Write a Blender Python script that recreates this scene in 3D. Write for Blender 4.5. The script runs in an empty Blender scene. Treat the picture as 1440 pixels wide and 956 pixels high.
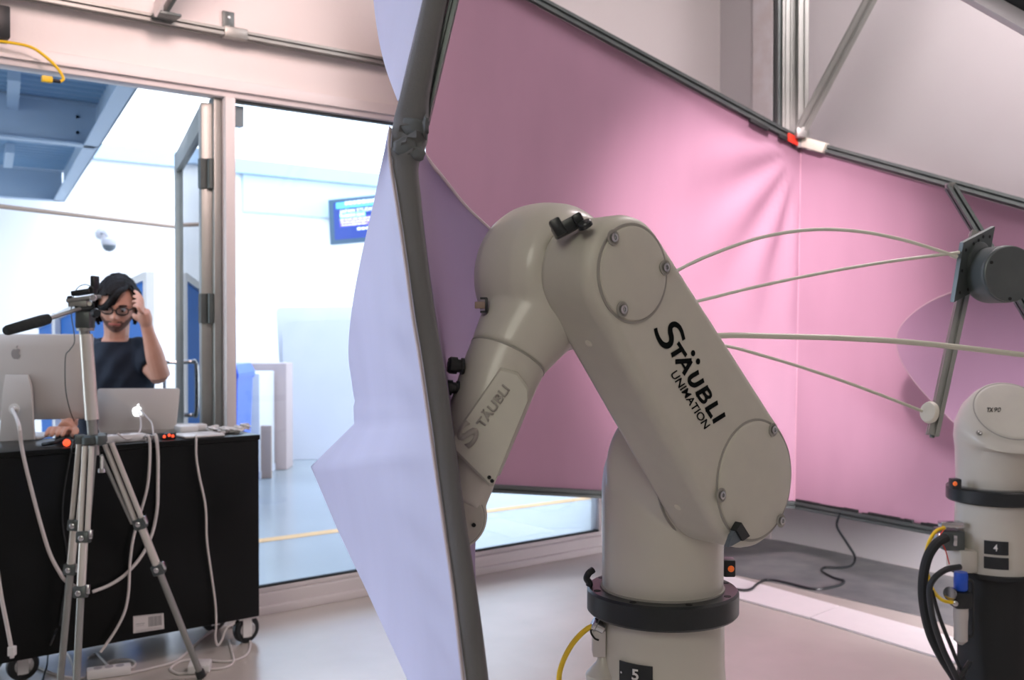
import bpy, bmesh, math, random
from mathutils import Vector, Matrix
random.seed(7)
C = bpy.context.scene.collection
SC = bpy.context.scene
# ------------------------------------------------------------------ camera
F_PX, CX, CY = 1410.0, 720.0, 478.0
EYE = Vector((0, 0, 1.2))
PITCH = math.radians(-0.69)
FW = Vector((.611, .791, 0)).normalized()
RT = Vector((FW.y, -FW.x, 0))
ZZ = Vector((0, 0, 1))
cam = bpy.data.cameras.new('camera'); camo = bpy.data.objects.new('camera', cam); C.objects.link(camo)
fdir = (FW * math.cos(PITCH) + ZZ * math.sin(PITCH)).normalized()
udir = RT.cross(fdir).normalized()
M_ = Matrix((RT, udir, -fdir)).transposed().to_4x4(); M_.translation = EYE
camo.matrix_world = M_
cam.sensor_width = 36; cam.lens = F_PX / 1440 * 36
cam.clip_end = 200
cam.dof.use_dof = True; cam.dof.focus_distance = 1.75; cam.dof.aperture_fstop = 6.3
SC.camera = camo
# ------------------------------------------------------------------ light
SC.view_settings.view_transform = 'Standard'
SC.view_settings.look = 'None'
SC.view_settings.gamma = 1
SC.view_settings.exposure = 0.0
w = bpy.data.worlds.new('world'); SC.world = w; w.use_nodes = True
nt = w.node_tree; bgn = nt.nodes['Background']
tc = nt.nodes.new('ShaderNodeTexCoord'); sp = nt.nodes.new('ShaderNodeSeparateXYZ')
rp = nt.nodes.new('ShaderNodeValToRGB')
nt.links.new(tc.outputs['Generated'], sp.inputs[0]); nt.links.new(sp.outputs['Z'], rp.inputs[0])
rp.color_ramp.elements[0].color = (.88, .94, 1, 1); rp.color_ramp.elements[1].color = (.62, .76, 1, 1)
nt.links.new(rp.outputs[0], bgn.inputs[0]); bgn.inputs[1].default_value = 4.6

def CV(r, f, z=0): return RT * r + FW * f + ZZ * z
def CP(r, f, z): return EYE * 0 + RT * r + FW * f + ZZ * z

def area(name, loc, target, size, energy, col, size_y=None):
    l = bpy.data.lights.new(name, 'AREA'); l.energy = energy; l.color = col; l.size = size
    if size_y: l.shape = 'RECTANGLE'; l.size_y = size_y
    o = bpy.data.objects.new(name, l); C.objects.link(o); o.location = loc
    o.rotation_euler = (Vector(target) - Vector(loc)).to_track_quat('-Z', 'Y').to_euler()
    return o
def spot(name, loc, target, energy, col, ang, blend=1.0, rad=.15):
    l = bpy.data.lights.new(name, 'SPOT'); l.energy = energy; l.color = col
    l.spot_size = math.radians(ang); l.spot_blend = blend; l.shadow_soft_size = rad
    o = bpy.data.objects.new(name, l); C.objects.link(o); o.location = loc
    o.rotation_euler = (Vector(target) - Vector(loc)).to_track_quat('-Z', 'Y').to_euler()
    return o
spot('pink_stage_lamp', CP(.75, 2.5, 2.95), CP(1.20, 5.1, 1.28), 880, (1, .76, .81), 42)
spot('pink_wash_lamp', CP(-.2, 1.9, 3.3), CP(-1.35, 4.0, 2.5), 310, (1, .72, .68), 50, rad=.5)
area('ceiling_lamp_warm', CP(-1.0, -2.0, 3.2), CP(1.2, 3.2, .6), 1.5, 36, (1, .97, .84))
area('ceiling_lamp_side', CP(2.4, 1.6, 3.7), CP(1.2, 3.2, .3), 1.2, 12, (1, .88, .86))
fl_ = area('low_fill_right', CP(2.5, 2.7, .55), (4.64, 2.7, .05), .35, 15, (1, .93, .97)); fl_.data.spread = math.radians(80)  # unseen low fill, added to brighten the wall foot under the screen
area('rear_fill_light', CP(1.7, 3.5, 3.7), CP(1.8, 4.0, 0), 1.0, 60, (1, .88, .90))  # overhead fill with no visible fixture, added to lift boards and side wall
wl = area('window_daylight', CP(-3.3, 1.3, 1.9), CP(-.3, 1.5, 1.0), 1.4, 13, (.72, .78, 1)); wl.data.spread = math.radians(60)

# ------------------------------------------------------------------ pixel helpers
def ray(px, py): return fdir + RT * ((px - CX) / F_PX) - udir * ((py - CY) / F_PX)
def P(px, py, d): return EYE + ray(px, py) * d
def PL(px, py, pt, nr):
    r = ray(px, py); return EYE + r * ((Vector(pt) - EYE).dot(nr) / r.dot(nr))
def PZ(px, py, z=0): return PL(px, py, Vector((0, 0, z)), ZZ)
def PY(px, py, y): return PL(px, py, Vector((0, y, 0)), Vector((0, 1, 0)))
def PX(px, py, x): return PL(px, py, Vector((x, 0, 0)), Vector((1, 0, 0)))
def PCYL(px, py, c, r):
    d = ray(px, py); o = EYE - c
    a = d.x**2 + d.y**2; b = 2*(o.x*d.x + o.y*d.y); cc = o.x**2 + o.y**2 - r*r
    D = max(b*b - 4*a*cc, 0); return EYE + d * ((-b - math.sqrt(D)) / (2*a))

# ------------------------------------------------------------------ materials
def mat(name, col, rough=.5, metal=0, spec=.5, noise=None, bump=None, emit=None, estr=1, coat=0, sheen=0, trans=0):
    m = bpy.data.materials.new(name); m.use_nodes = True; n = m.node_tree; b = n.nodes['Principled BSDF']
    b.inputs['Base Color'].default_value = (*col, 1); b.inputs['Roughness'].default_value = rough
    b.inputs['Metallic'].default_value = metal; b.inputs['Specular IOR Level'].default_value = spec
    b.inputs['Coat Weight'].default_value = coat; b.inputs['Sheen Weight'].default_value = sheen
    if emit: b.inputs['Emission Color'].default_value = (*emit, 1); b.inputs['Emission Strength'].default_value = estr
    t = n.nodes.new('ShaderNodeTexCoord')
    if noise:
        sc, amt, col2 = noise
        nz = n.nodes.new('ShaderNodeTexNoise'); nz.inputs['Scale'].default_value = sc; nz.inputs['Detail'].default_value = 6
        n.links.new(t.outputs['Object'], nz.inputs['Vector'])
        r = n.nodes.new('ShaderNodeValToRGB'); r.color_ramp.elements[0].position = .35; r.color_ramp.elements[1].position = .7
        r.color_ramp.elements[0].color = (*col, 1)
        r.color_ramp.elements[1].color = tuple(col[i]*(1-amt) + col2[i]*amt for i in range(3)) + (1,)
        n.links.new(nz.outputs['Fac'], r.inputs[0]); n.links.new(r.outputs[0], b.inputs['Base Color'])
    if bump:
        sc, st = bump
        nz = n.nodes.new('ShaderNodeTexNoise'); nz.inputs['Scale'].default_value = sc; nz.inputs['Detail'].default_value = 3
        n.links.new(t.outputs['Object'], nz.inputs['Vector'])
        bp = n.nodes.new('ShaderNodeBump'); bp.inputs['Strength'].default_value = st; bp.inputs['Distance'].default_value = .01
        n.links.new(nz.outputs['Fac'], bp.inputs['Height']); n.links.new(bp.outputs[0], b.inputs['Normal'])
    return m
def fabric(name, col, trans=.3, col2=None):
    m = bpy.data.materials.new(name); m.use_nodes = True; n = m.node_tree
    for x in list(n.nodes): n.nodes.remove(x)
    out = n.nodes.new('ShaderNodeOutputMaterial'); d = n.nodes.new('ShaderNodeBsdfPrincipled'); tr = n.nodes.new('ShaderNodeBsdfTranslucent')
    mx = n.nodes.new('ShaderNodeMixShader'); mx.inputs[0].default_value = trans
    t = n.nodes.new('ShaderNodeTexCoord')
    wv = n.nodes.new('ShaderNodeTexNoise'); wv.inputs['Scale'].default_value = 5; wv.inputs['Detail'].default_value = 4
    mp = n.nodes.new('ShaderNodeMapping'); mp.inputs['Scale'].default_value = (1, 1, .25)
    n.links.new(t.outputs['Object'], mp.inputs[0]); n.links.new(mp.outputs[0], wv.inputs['Vector'])
    r = n.nodes.new('ShaderNodeValToRGB'); r.color_ramp.elements[0].position = .3; r.color_ramp.elements[1].position = .7
    c2 = col2 or tuple(c * .93 for c in col)
    r.color_ramp.elements[0].color = (*col, 1); r.color_ramp.elements[1].color = (*c2, 1)
    n.links.new(wv.outputs['Fac'], r.inputs[0])
    n.links.new(r.outputs[0], d.inputs['Base Color']); n.links.new(r.outputs[0], tr.inputs[0])
    d.inputs['Roughness'].default_value = .55; d.inputs['Specular IOR Level'].default_value = .3
    f = n.nodes.new('ShaderNodeTexNoise'); f.inputs['Scale'].default_value = 420
    n.links.new(t.outputs['Object'], f.inputs['Vector'])
    bp = n.nodes.new('ShaderNodeBump'); bp.inputs['Strength'].default_value = .12; bp.inputs['Distance'].default_value = .002
    n.links.new(f.outputs['Fac'], bp.inputs['Height']); n.links.new(bp.outputs[0], d.inputs['Normal'])
    n.links.new(d.outputs[0], mx.inputs[1]); n.links.new(tr.outputs[0], mx.inputs[2]); n.links.new(mx.outputs[0], out.inputs[0])
    return m
def glass(name, tint=(.93, .97, 1)):
    m = bpy.data.materials.new(name); m.use_nodes = True; n = m.node_tree
    for x in list(n.nodes): n.nodes.remove(x)
    out = n.nodes.new('ShaderNodeOutputMaterial'); tr = n.nodes.new('ShaderNodeBsdfTransparent'); gl = n.nodes.new('ShaderNodeBsdfGlossy')
    tr.inputs[0].default_value = (*tint, 1); gl.inputs['Roughness'].default_value = .01
    fr = n.nodes.new('ShaderNodeFresnel'); fr.inputs[0].default_value = 1.45
    mx = n.nodes.new('ShaderNodeMixShader'); n.links.new(fr.outputs[0], mx.inputs[0])
    n.links.new(tr.outputs[0], mx.inputs[1]); n.links.new(gl.outputs[0], mx.inputs[2]); n.links.new(mx.outputs[0], out.inputs[0])
    return m
MT = dict(
    wall=mat('wall_paint', (.78, .74, .73), .7, noise=(2, .3, (.70, .66, .65)), bump=(60, .05)),
    wallw=mat('side_wall_paint', (.62, .60, .61), .6, noise=(3, .3, (.57, .54, .55))),
    outwall=mat('outdoor_wall_paint', (.86, .87, .88), .7, noise=(1, .3, (.82, .84, .87))),
    frame=mat('painted_frame', (.74, .70, .70), .4),
    ceil=mat('ceiling_paint', (.7, .68, .66), .8),
    concrete=mat('concrete_floor', (.52, .48, .44), .24, noise=(1.6, 1, (.64, .59, .55)), bump=(9, .03)),
    concrete2=mat('outdoor_concrete', (.24, .26, .26), .2, noise=(1.2, 1, (.28, .30, .30))),
    dfloor=mat('dark_floor_band', (.13, .145, .15), .35, noise=(7, .8, (.25, .25, .25))),
    wplank=mat('white_floor_board', (.90, .87, .88), .35, noise=(12, .3, (.8, .78, .8))),
    yline=mat('yellow_floor_paint', (.62, .33, .10), .5),
    robot=mat('robot_enamel', (.60, .58, .51), .33, noise=(14, .25, (.52, .50, .46)), coat=.15),
    robot2=mat('robot_enamel_panel', (.57, .555, .48), .45, noise=(30, .3, (.49, .47, .43))),
    groove=mat('seam_rubber', (.33, .32, .29), .7),
    black=mat('black_plastic', (.012, .016, .018), .35, noise=(20, .4, (.03, .035, .04))),
    blackm=mat('black_matte', (.010, .012, .013), .7),
    blackg=mat('black_laminate', (.003, .004, .004), .3, spec=.2, noise=(3, .4, (.012, .014, .015))),
    dgrey=mat('dark_grey_metal', (.10, .12, .12), .4, metal=.6, noise=(12, .5, (.16, .18, .17))),
    alu=mat('aluminium', (.36, .37, .35), .45, metal=.7, noise=(10, .5, (.29, .30, .285))),
    alud=mat('aluminium_slot', (.06, .07, .07), .5),
    steel=mat('bright_steel', (.62, .63, .64), .22, metal=1, noise=(25, .4, (.45, .46, .47))),
    brush=mat('brushed_alu', (.60, .57, .55), .5, metal=.1, noise=(6, .3, (.56, .53, .51))),
    wcable=mat('white_cable', (.70, .66, .64), .45),
    wplast=mat('white_plastic', (.80, .79, .78), .35),
    yellow=mat('yellow_cable', (.90, .60, .02), .4),
    orange=mat('orange_lens', (.95, .18, .03), .4, emit=(1, .2, .04), estr=.25),
    red=mat('red_tape', (.80, .04, .02), .4),
    redled=mat('red_led', (.9, .05, .02), .4, emit=(1, .09, .03), estr=1.6),
    blue=mat('blue_plastic', (.02, .10, .62), .35),
    bluebd=mat('blue_board', (.02, .16, .55), .5),
    grip=mat('foam_grip', (.012, .018, .018), .8, bump=(90, .3)),
    rod=mat('fibreglass_rod', (.62, .62, .52), .4),
    bone=mat('ivory_plastic', (.70, .68, .58), .4),
    fab_pink=fabric('pink_lit_fabric', (.46, .275, .375), .2),  # pale fabric; the lamps' pink is put into its base colour
    fab_in=fabric('violet_lit_fabric', (.40, .33, .49), .3),  # inner side of the near membrane; daylight's violet put into the colour
    fab_out=fabric('blue_lit_fabric', (.72, .74, .90), .3),  # same membrane outside; bluish daylight put into its white
    fab_grey=mat('grey_fabric_wrap', (.12, .12, .125), .75, noise=(9, .4, (.16, .16, .155)), bump=(300, .1)),
    deck=mat('blue_lit_deck', (.26, .42, .60), .5, noise=(4, .4, (.20, .36, .55))),  # galvanised sheet with the blue light on it put into the colour
    beam=mat('bluish_steel', (.40, .52, .66), .5),  # blue light on the deck beams put into this colour; coping shares it
    glass=glass('glass'),
    skin=mat('skin', (.68, .36, .26), .5, noise=(30, .3, (.60, .28, .20))),
    hair=mat('dark_hair', (.008, .006, .006), .6, spec=.2, bump=(120, .5)),
    beard=mat('stubble', (.16, .08, .06), .7, noise=(160, .6, (.3, .16, .12))),
    shirt=mat('navy_cotton', (.012, .020, .038), .9, noise=(8, .5, (.02, .03, .05)), bump=(16, .35)),
    jeans=mat('jeans', (.03, .04, .08), .9),
    tvpix=mat('tv_screen', (.02, .05, .25), .2, emit=(.04, .07, .35), estr=.35),
    screen_w=mat('screen_white', (.8, .85, 1), .4, emit=(.7, .8, 1), estr=1.3),
    screen_g=mat('screen_green', (.2, .8, .2), .4, emit=(.2, .8, .15), estr=1.2),
    screen_v=mat('screen_violet', (.2, .1, .8), .4, emit=(.2, .1, .8), estr=1.0),
    screen_c=mat('screen_cyan', (.1, .5, .9), .4, emit=(.1, .45, 1), estr=1.2),
    seamc=mat('mauve_cord', (.42, .30, .34), .7),
    logo=mat('grey_logo', (.34, .33, .33), .3),
    glow=mat('lit_logo', (1, 1, 1), .3, emit=(.9, .95, 1), estr=4),
    tan=mat('tan_board', (.34, .25, .20), .7),
    board=mat('foam_board', (.46, .45, .48), .6, noise=(3, .4, (.40, .40, .45))), wboard=mat('white_board_outside', (.55, .54, .55), .6), ink=mat('black_ink', (.004, .006, .006), .6, spec=.05), camg=mat('camera_grey', (.10, .12, .14), .5),
    paper=mat('label_paper', (.72, .68, .67), .6),
    lens=mat('lens_glass', (.02, .02, .03), .1),
)
# ------------------------------------------------------------------ object helpers
def tag(o, label=None, cat=None, group=None, kind=None):
    if label: o['label'] = label
    if cat: o['category'] = cat
    if group: o['group'] = group
    if kind: o['kind'] = kind
    return o
def empty(name, loc, label=None, cat=None, group=None):
    o = bpy.data.objects.new(name, None); C.objects.link(o); o.location = loc; o.empty_display_size = .05
    return tag(o, label, cat, group)
def rootloc(p):
    v = Vector((0, 0, 0))
    while p is not None: v += p.location; p = p.parent
    return v
def obj(name, geo, m, parent=None, smooth=35, label=None, mats=None):
    """geo: (verts, faces) in world coordinates, or a bmesh; origin goes to the thing's base."""
    me = bpy.data.meshes.new(name)
    if isinstance(geo, bmesh.types.BMesh):
        geo.to_mesh(me); geo.free()
    else:
        me.from_pydata([tuple(v) for v in geo[0]], [], geo[1])
    bm = bmesh.new(); bm.from_mesh(me); bmesh.ops.recalc_face_normals(bm, faces=bm.faces); bm.to_mesh(me); bm.free()
    if parent is not None: off = rootloc(parent); loc = Vector((0, 0, 0))
    else:
        xs = [v.co for v in me.vertices]
        lo = Vector([min(v[i] for v in xs) for i in range(3)]); hi = Vector([max(v[i] for v in xs) for i in range(3)])
        off = Vector(((lo.x+hi.x)/2, (lo.y+hi.y)/2, lo.z)); loc = off.copy()
    me.transform(Matrix.Translation(-off))
    for mm in (mats or [m]): me.materials.append(mm)
    if smooth:
        for p in me.polygons: p.use_smooth = True
        me.set_sharp_from_angle(angle=math.radians(smooth))
    o = bpy.data.objects.new(name, me); C.objects.link(o); o.location = loc
    if parent is not None: o.parent = parent
    if label: o['label'] = label
    return o
def struct(name, geo, m, parent=None, smooth=35, label=None, kind='structure'):
    o = obj(name, geo, m, parent, smooth, label)
    if parent is None: o['kind'] = kind
    return o
def merge(*gs):
    V, Fc = [], []
    for v, f in gs:
        b = len(V); V += list(v); Fc += [tuple(i + b for i in q) for q in f]
    return V, Fc
def boxg(c, sx, sy, sz, ax=None, bev=0):
    ax = ax or (Vector((1, 0, 0)), Vector((0, 1, 0)), ZZ); c = Vector(c)
    bm = bmesh.new(); bmesh.ops.create_cube(bm, size=1)
    for v in bm.verts: v.co = Vector((v.co.x*sx, v.co.y*sy, v.co.z*sz))
    if bev: bmesh.ops.bevel(bm, geom=bm.edges[:], offset=bev, segments=2, affect='EDGES', profile=.5)
    V = [c + ax[0]*v.co.x + ax[1]*v.co.y + ax[2]*v.co.z for v in bm.verts]
    Fc = [tuple(v.index for v in f.verts) for f in bm.faces]; bm.free()
    return V, Fc
def aabb(x0, x1, y0, y1, z0, z1, bev=0):
    return boxg(((x0+x1)/2, (y0+y1)/2, (z0+z1)/2), x1-x0, y1-y0, z1-z0, bev=bev)
def loft(rings, cap=True, closed=True):
    n = len(rings[0]); V = [Vector(p) for r in rings for p in r]; Fc = []
    for i in range(len(rings)-1):
        for j in range(n if closed else n-1):
            k = (j+1) % n; Fc.append((i*n+j, i*n+k, (i+1)*n+k, (i+1)*n+j))
    if cap and closed:
        Fc.append(tuple(range(n))); Fc.append(tuple((len(rings)-1)*n + j for j in reversed(range(n))))
    return V, Fc
def perp(a):
    a = a.normalized(); t = ZZ if abs(a.z) < .9 else Vector((1, 0, 0))
    u = t.cross(a).normalized(); return u, a.cross(u).normalized()
def lathe(c, axis, prof, seg=32, cap=True):
    c = Vector(c); a = axis.normalized(); u, v = perp(a)
    return loft([[c + a*t + (u*math.cos(6.28318530718*k/seg) + v*math.sin(6.28318530718*k/seg))*max(r, 1e-4) for k in range(seg)] for r, t in prof], cap)
def cyl(p0, p1, r, r1=None, seg=16, bev=0):
    p0, p1 = Vector(p0), Vector(p1); L = (p1-p0).length; r1 = r if r1 is None else r1
    pr = [(r-bev, 0), (r, bev), (r1, L-bev), (r1-bev, L)] if bev else [(r, 0), (r1, L)]
    return lathe(p0, p1-p0, pr, seg)
def spline(pts, n=8):
    pts = [Vector(p) for p in pts]
    if len(pts) < 3: return pts
    q = [pts[0]*2 - pts[1]] + pts + [pts[-1]*2 - pts[-2]]; out = []
    for i in range(1, len(q)-2):
        for k in range(n):
            t = k/n; a, b, c, d = q[i-1], q[i], q[i+1], q[i+2]
            out.append(.5*((2*b) + (c-a)*t + (2*a-5*b+4*c-d)*t*t + (-a+3*b-3*c+d)*t**3))
    out.append(pts[-1]); return out
def tube(pts, r, seg=8, n=8, smooth=True):
    pts = spline(pts, n) if smooth else [Vector(p) for p in pts]
    N = len(pts); rings = []; u = None
    for i in range(N):
        t = (pts[min(i+1, N-1)] - pts[max(i-1, 0)]).normalized()
        if u is None: u, v = perp(t)
        else:
            u = (u - t*u.dot(t)).normalized(); v = t.cross(u)
        rr = r(i/(N-1)) if callable(r) else r
        rings.append([pts[i] + (u*math.cos(6.2832*k/seg) + v*math.sin(6.2832*k/seg))*rr for k in range(seg)])
    return loft(rings)
def curve_px(pts, z=0): return [PZ(x, y, z) for x, y in pts]
def prism(poly, ext):
    """poly: list of world points; ext: extrusion vector"""
    a = [Vector(p) for p in poly]; return loft([a, [p + ext for p in a]])
def slot(p0, p1, up, w=.03, hgt=.03, cells=1):
    """T-slot aluminium extrusion from p0 to p1; w across (cells wide), hgt deep."""
    p0, p1 = Vector(p0), Vector(p1); a = (p1-p0).normalized(); s = a.cross(up).normalized(); u = s.cross(a).normalized()
    pts = []
    def side(c0, c1, nrm, n):
        d = (c1-c0); L = d.length; e = d/L; out = [c0]
        for k in range(n):
            m = c0 + d*((k+.5)/n); g = .13*L/n; dp = .38*min(w/cells, hgt)
            out += [m - e*g, m - e*g - nrm*dp, m + e*g - nrm*dp, m + e*g]
        return out
    hs, hu = s*w/2, u*hgt/2
    pts += side(-hs-hu, hs-hu, -u, cells); pts += side(hs-hu, hs+hu, s, 1)
    pts += side(hs+hu, -hs+hu, u, cells); pts += side(-hs+hu, -hs-hu, -s, 1)
    return loft([[p0+q for q in pts], [p1+q for q in pts]])
def textg(s, A, B, top, depth=.0008, bold=0, shear=0, lift=None):
    """text whose baseline runs A->B; 'top' = a point at cap height above B"""
    A, B, top = Vector(A), Vector(B), Vector(top)
    cu = bpy.data.curves.new('txt', 'FONT'); cu.body = s; cu.offset = bold; cu.shear = shear; cu.resolution_u = 4
    def conv(c):
        o = bpy.data.objects.new('t', c); C.objects.link(o); dg = bpy.context.evaluated_depsgraph_get()
        me = bpy.data.meshes.new_from_object(o.evaluated_get(dg)); bpy.data.objects.remove(o); return me
    c2 = cu.copy(); c2.body = 'T'; c2.shear = 0; mT = conv(c2); H = max(v.co.y for v in mT.vertices)
    me = conv(cu); x0 = min(v.co.x for v in me.vertices); x1 = max(v.co.x for v in me.vertices)
    bm = bmesh.new(); bm.from_mesh(me)
    if s != 'T': bm.verts.ensure_lookup_table()
    r = bmesh.ops.extrude_face_region(bm, geom=bm.faces[:]); top_v = [g for g in r['geom'] if isinstance(g, bmesh.types.BMVert)]
    X = (B-A); U = (top-B); N = X.cross(U).normalized()
    if N.dot(EYE - A) < 0: pass
    tv = set(v.index for v in top_v); bm.verts.index_update()
    tset = set(top_v)
    for v in bm.verts:
        v.co = A + X*((v.co.x-x0)/(x1-x0)) + U*(v.co.y/H) + N*(depth if v in tset else 0)
    return bm
def bake(o):
    dg = bpy.context.evaluated_depsgraph_get(); me = bpy.data.meshes.new_from_object(o.evaluated_get(dg)); return me
def remesh(geo, vox, smooth_iter=6, decim=None):
    me = bpy.data.meshes.new('r'); me.from_pydata([tuple(v) for v in geo[0]], [], geo[1])
    o = bpy.data.objects.new('r', me); C.objects.link(o)
    m = o.modifiers.new('r', 'REMESH'); m.mode = 'VOXEL'; m.voxel_size = vox
    if smooth_iter: s = o.modifiers.new('s', 'SMOOTH'); s.factor = .5; s.iterations = smooth_iter
    me2 = bake(o); V = [v.co.copy() for v in me2.vertices]; Fc = [tuple(p.vertices) for p in me2.polygons]
    bpy.data.objects.remove(o); return V, Fc
def skin(joints, edges, root=0, sub=1):
    me = bpy.data.meshes.new('k'); me.from_pydata([tuple(j[0]) for j in joints], edges, [])
    o = bpy.data.objects.new('k', me); C.objects.link(o)
    o.modifiers.new('s', 'SKIN')
    for i, j in enumerate(joints):
        r = j[1]; r = r if isinstance(r, tuple) else (r, r)
        me.skin_vertices[0].data[i].radius = r; me.skin_vertices[0].data[i].use_root = (i == root)
    if sub: s = o.modifiers.new('u', 'SUBSURF'); s.levels = sub; s.render_levels = sub
    me2 = bake(o); V = [v.co.copy() for v in me2.vertices]; Fc = [tuple(p.vertices) for p in me2.polygons]
    bpy.data.objects.remove(o); return V, Fc
def catm(vals, t):
    """piecewise linear lookup of tuples by t in 0..1 against first element"""
    for i in range(len(vals)-1):
        a, b = vals[i], vals[i+1]
        if t <= b[0] or i == len(vals)-2:
            k = (t-a[0])/(b[0]-a[0]); return [a[j] + (b[j]-a[j])*k for j in range(1, len(a))]

def ribbon(pts, hw, N, th=.0006, sm=0):
    """flat stroke of half width hw along pts, lying in the plane with normal N"""
    pts = spline(pts, sm) if sm and len(pts) > 2 else [Vector(p) for p in pts]
    L, R = [], []; n = len(pts)
    for i in range(n):
        d0 = (pts[i]-pts[i-1]).normalized() if i else None; d1 = (pts[i+1]-pts[i]).normalized() if i < n-1 else None
        a = d0 or d1; b = d1 or d0; t = (a+b).normalized(); s = N.cross(t).normalized(); k = 1/max(.35, t.dot(b)); h = (hw(i/(n-1)) if callable(hw) else hw)
        L.append(pts[i] + s*h*k); R.append(pts[i] - s*h*k)
    V = L + R; V2 = [v + N*th for v in V]; m = len(V); Fc = []
    for i in range(n-1):
        Fc += [(i, i+1, n+i+1, n+i), (m+i, m+n+i, m+n+i+1, m+i+1), (i, m+i, m+i+1, i+1), (n+i, n+i+1, m+n+i+1, m+n+i)]
    Fc += [(0, n, m+n, m), (n-1, m+n-1, m+2*n-1, 2*n-1)]
    return V + V2, Fc
# ================================================================== SETTING
YG, XW = 3.98, 4.64          # glass wall plane, side wall plane
struct('floor', aabb(-3.5, XW, -3, YG, -.1, 0), MT['concrete'], label='polished grey beige concrete floor of the robot room')
struct('pavement', aabb(-8, 14, YG, 16, -.1, -.002), MT['concrete2'], label='smooth blue grey concrete floor beyond the glass')
struct('ceiling', aabb(-3.5, XW+.2, -3, YG+.1, 4.0, 4.1), MT['ceil'])
struct('wall_right', aabb(XW, XW+.15, -3, YG+.15, 0, 4.0), MT['wallw'], label='white side wall behind the pink lit fabric')
struct('wall_back', aabb(-3.5, XW, -3.15, -3, 0, 4.0), MT['wall'])
struct('wall_left', aabb(-3.65, -3.5, -3, YG, 0, 4.0), MT['wall'])
xe = PY(846, 700, YG).x
zt = 2.14
struct('wall_front', merge(aabb(-3.5, XW, YG, YG+.15, 2.2, 4.0), aabb(xe+.06, XW, YG, YG+.15, 0, 2.2), aabb(-3.5, -.6, YG, YG+.15, 0, 2.2)), MT['wall'], label='pinkish white wall above the glazing')
# dark grey floor band, white floor boards
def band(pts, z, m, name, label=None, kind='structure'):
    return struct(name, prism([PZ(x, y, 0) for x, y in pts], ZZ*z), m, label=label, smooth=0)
band([(1000, 748), (1108, 762), (1440, 834), (1560, 858), (1560, 950), (1300, 868), (1100, 822), (990, 800)], .003, MT['dfloor'], 'trim_1', 'dark grey band of floor along the side wall')
brd = empty('floor_board_strip', PZ(1183, 870, 0), 'strip of white painted boards lying on the floor behind the robots', 'floor board')
def lp(a, b, t): return (a[0]+(b[0]-a[0])*t, a[1]+(b[1]-a[1])*t)
up = [(960, 793), (1181.5, 854.6), (1435, 925), (1600, 972)]; lo = [(900, 806), (1139, 871), (1400, 951), (1560, 1000)]
for i in range(3):
    a, b, c, d = lp(up[i], up[i+1], .002), lp(up[i], up[i+1], .995), lp(lo[i], lo[i+1], .995), lp(lo[i], lo[i+1], .002)
    obj('board', prism([PZ(*q, 0) + ZZ*.001 for q in (a, b, c, d)], ZZ*(.008)), MT['wplank'], brd, smooth=0)
# yellow lines outside
for k, (a, b) in enumerate([((250, 775.5), (860, 696))]):
    p, q = PZ(*a, -.002), PZ(*b, -.002); d = (q-p).normalized(); s = Vector((-d.y, d.x, 0))*.045
    struct('trim_2', prism([p-s, q-s, q+s, p+s], ZZ*.002), MT['yline'], smooth=0, label='yellow line painted on the floor outside the glass')
# --------------------------------------------------------------- glazing
post_x = PY(320, 400, YG).x
z_in = .055
win = struct('window_1', aabb(post_x+.02, xe+.05, YG-.03, YG+.05, 0, .085, bev=.006), MT['frame'], label='glass wall framed in pale painted metal')
struct('top_rail', aabb(-.6, xe+.05, YG-.03, YG+.05, zt, 2.215, bev=.006), MT['frame'], win)
struct('head_lip', aabb(-.6, xe+.05, YG-.045, YG-.03, 2.165, 2.175), MT['frame'], win)
struct('sill_lip', aabb(post_x+.02, xe+.05, YG-.05, YG-.025, .0, .035, bev=.004), MT['frame'], win)
struct('mullion', aabb(post_x-.021, post_x+.021, YG-.04, YG+.05, 0, zt, bev=.004), MT['frame'], win)
struct('inner_mullion', aabb(post_x-.055, post_x-.024, YG+.0, YG+.06, 0, zt, bev=.003), MT['alu'], win)
struct('end_mullion', aabb(xe, xe+.055, YG-.03, YG+.05, .08, zt, bev=.005), MT['frame'], win)
struct('end_bead', aabb(xe-.022, xe, YG-.005, YG+.03, .08, zt, bev=.003), MT['frame'], win)
struct('sill_bead', aabb(post_x+.02, xe, YG-.01, YG+.03, .085, .105, bev=.004), MT['frame'], win)
struct('gasket', aabb(post_x+.02, xe-.022, YG-.004, YG+.02, .105, .113), MT['blackm'], win)
struct('head_gasket', aabb(post_x+.02, xe-.022, YG-.004, YG+.02, zt-.012, zt), MT['dgrey'], win)
struct('pane', aabb(post_x+.021, xe-.02, YG+.006, YG+.014, .11, zt-.01), MT['glass'], win)
# small closer bracket inside pane corner
struct('bracket', merge(aabb(post_x+.05, post_x+.085, YG+.03, YG+.07, zt-.10, zt-.015)), MT['alu'], win)
# open glass door leaf
hin = Vector((post_x-.075, YG+.03, 0)); far = Vector((1.86, 5.30, 0))
dv = (far-hin).normalized(); dn = Vector((dv.y, -dv.x, 0)); L = (far-hin).length
door = struct('door_1', boxg(hin + dv*.045 + ZZ*1.065, .09, .045, 2.11, (dv, dn, ZZ), .004), MT['alu'], label='open glass door leaf swung outward')
struct('far_stile', boxg(far - dv*.04 + ZZ*1.065, .08, .045, 2.11, (dv, dn, ZZ), .004), MT['alu'], door)
struct('top_rail', boxg(hin + dv*L/2 + ZZ*2.07, L-.16, .043, .10, (dv, dn, ZZ), .004), MT['alu'], door)
struct('bottom_rail', boxg(hin + dv*L/2 + ZZ*.09, L-.16, .043, .16, (dv, dn, ZZ), .004), MT['alu'], door)
struct('pane', boxg(hin + dv*L/2 + ZZ*1.09, L-.15, .008, 1.86, (dv, dn, ZZ)), MT['glass'], door)
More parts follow.
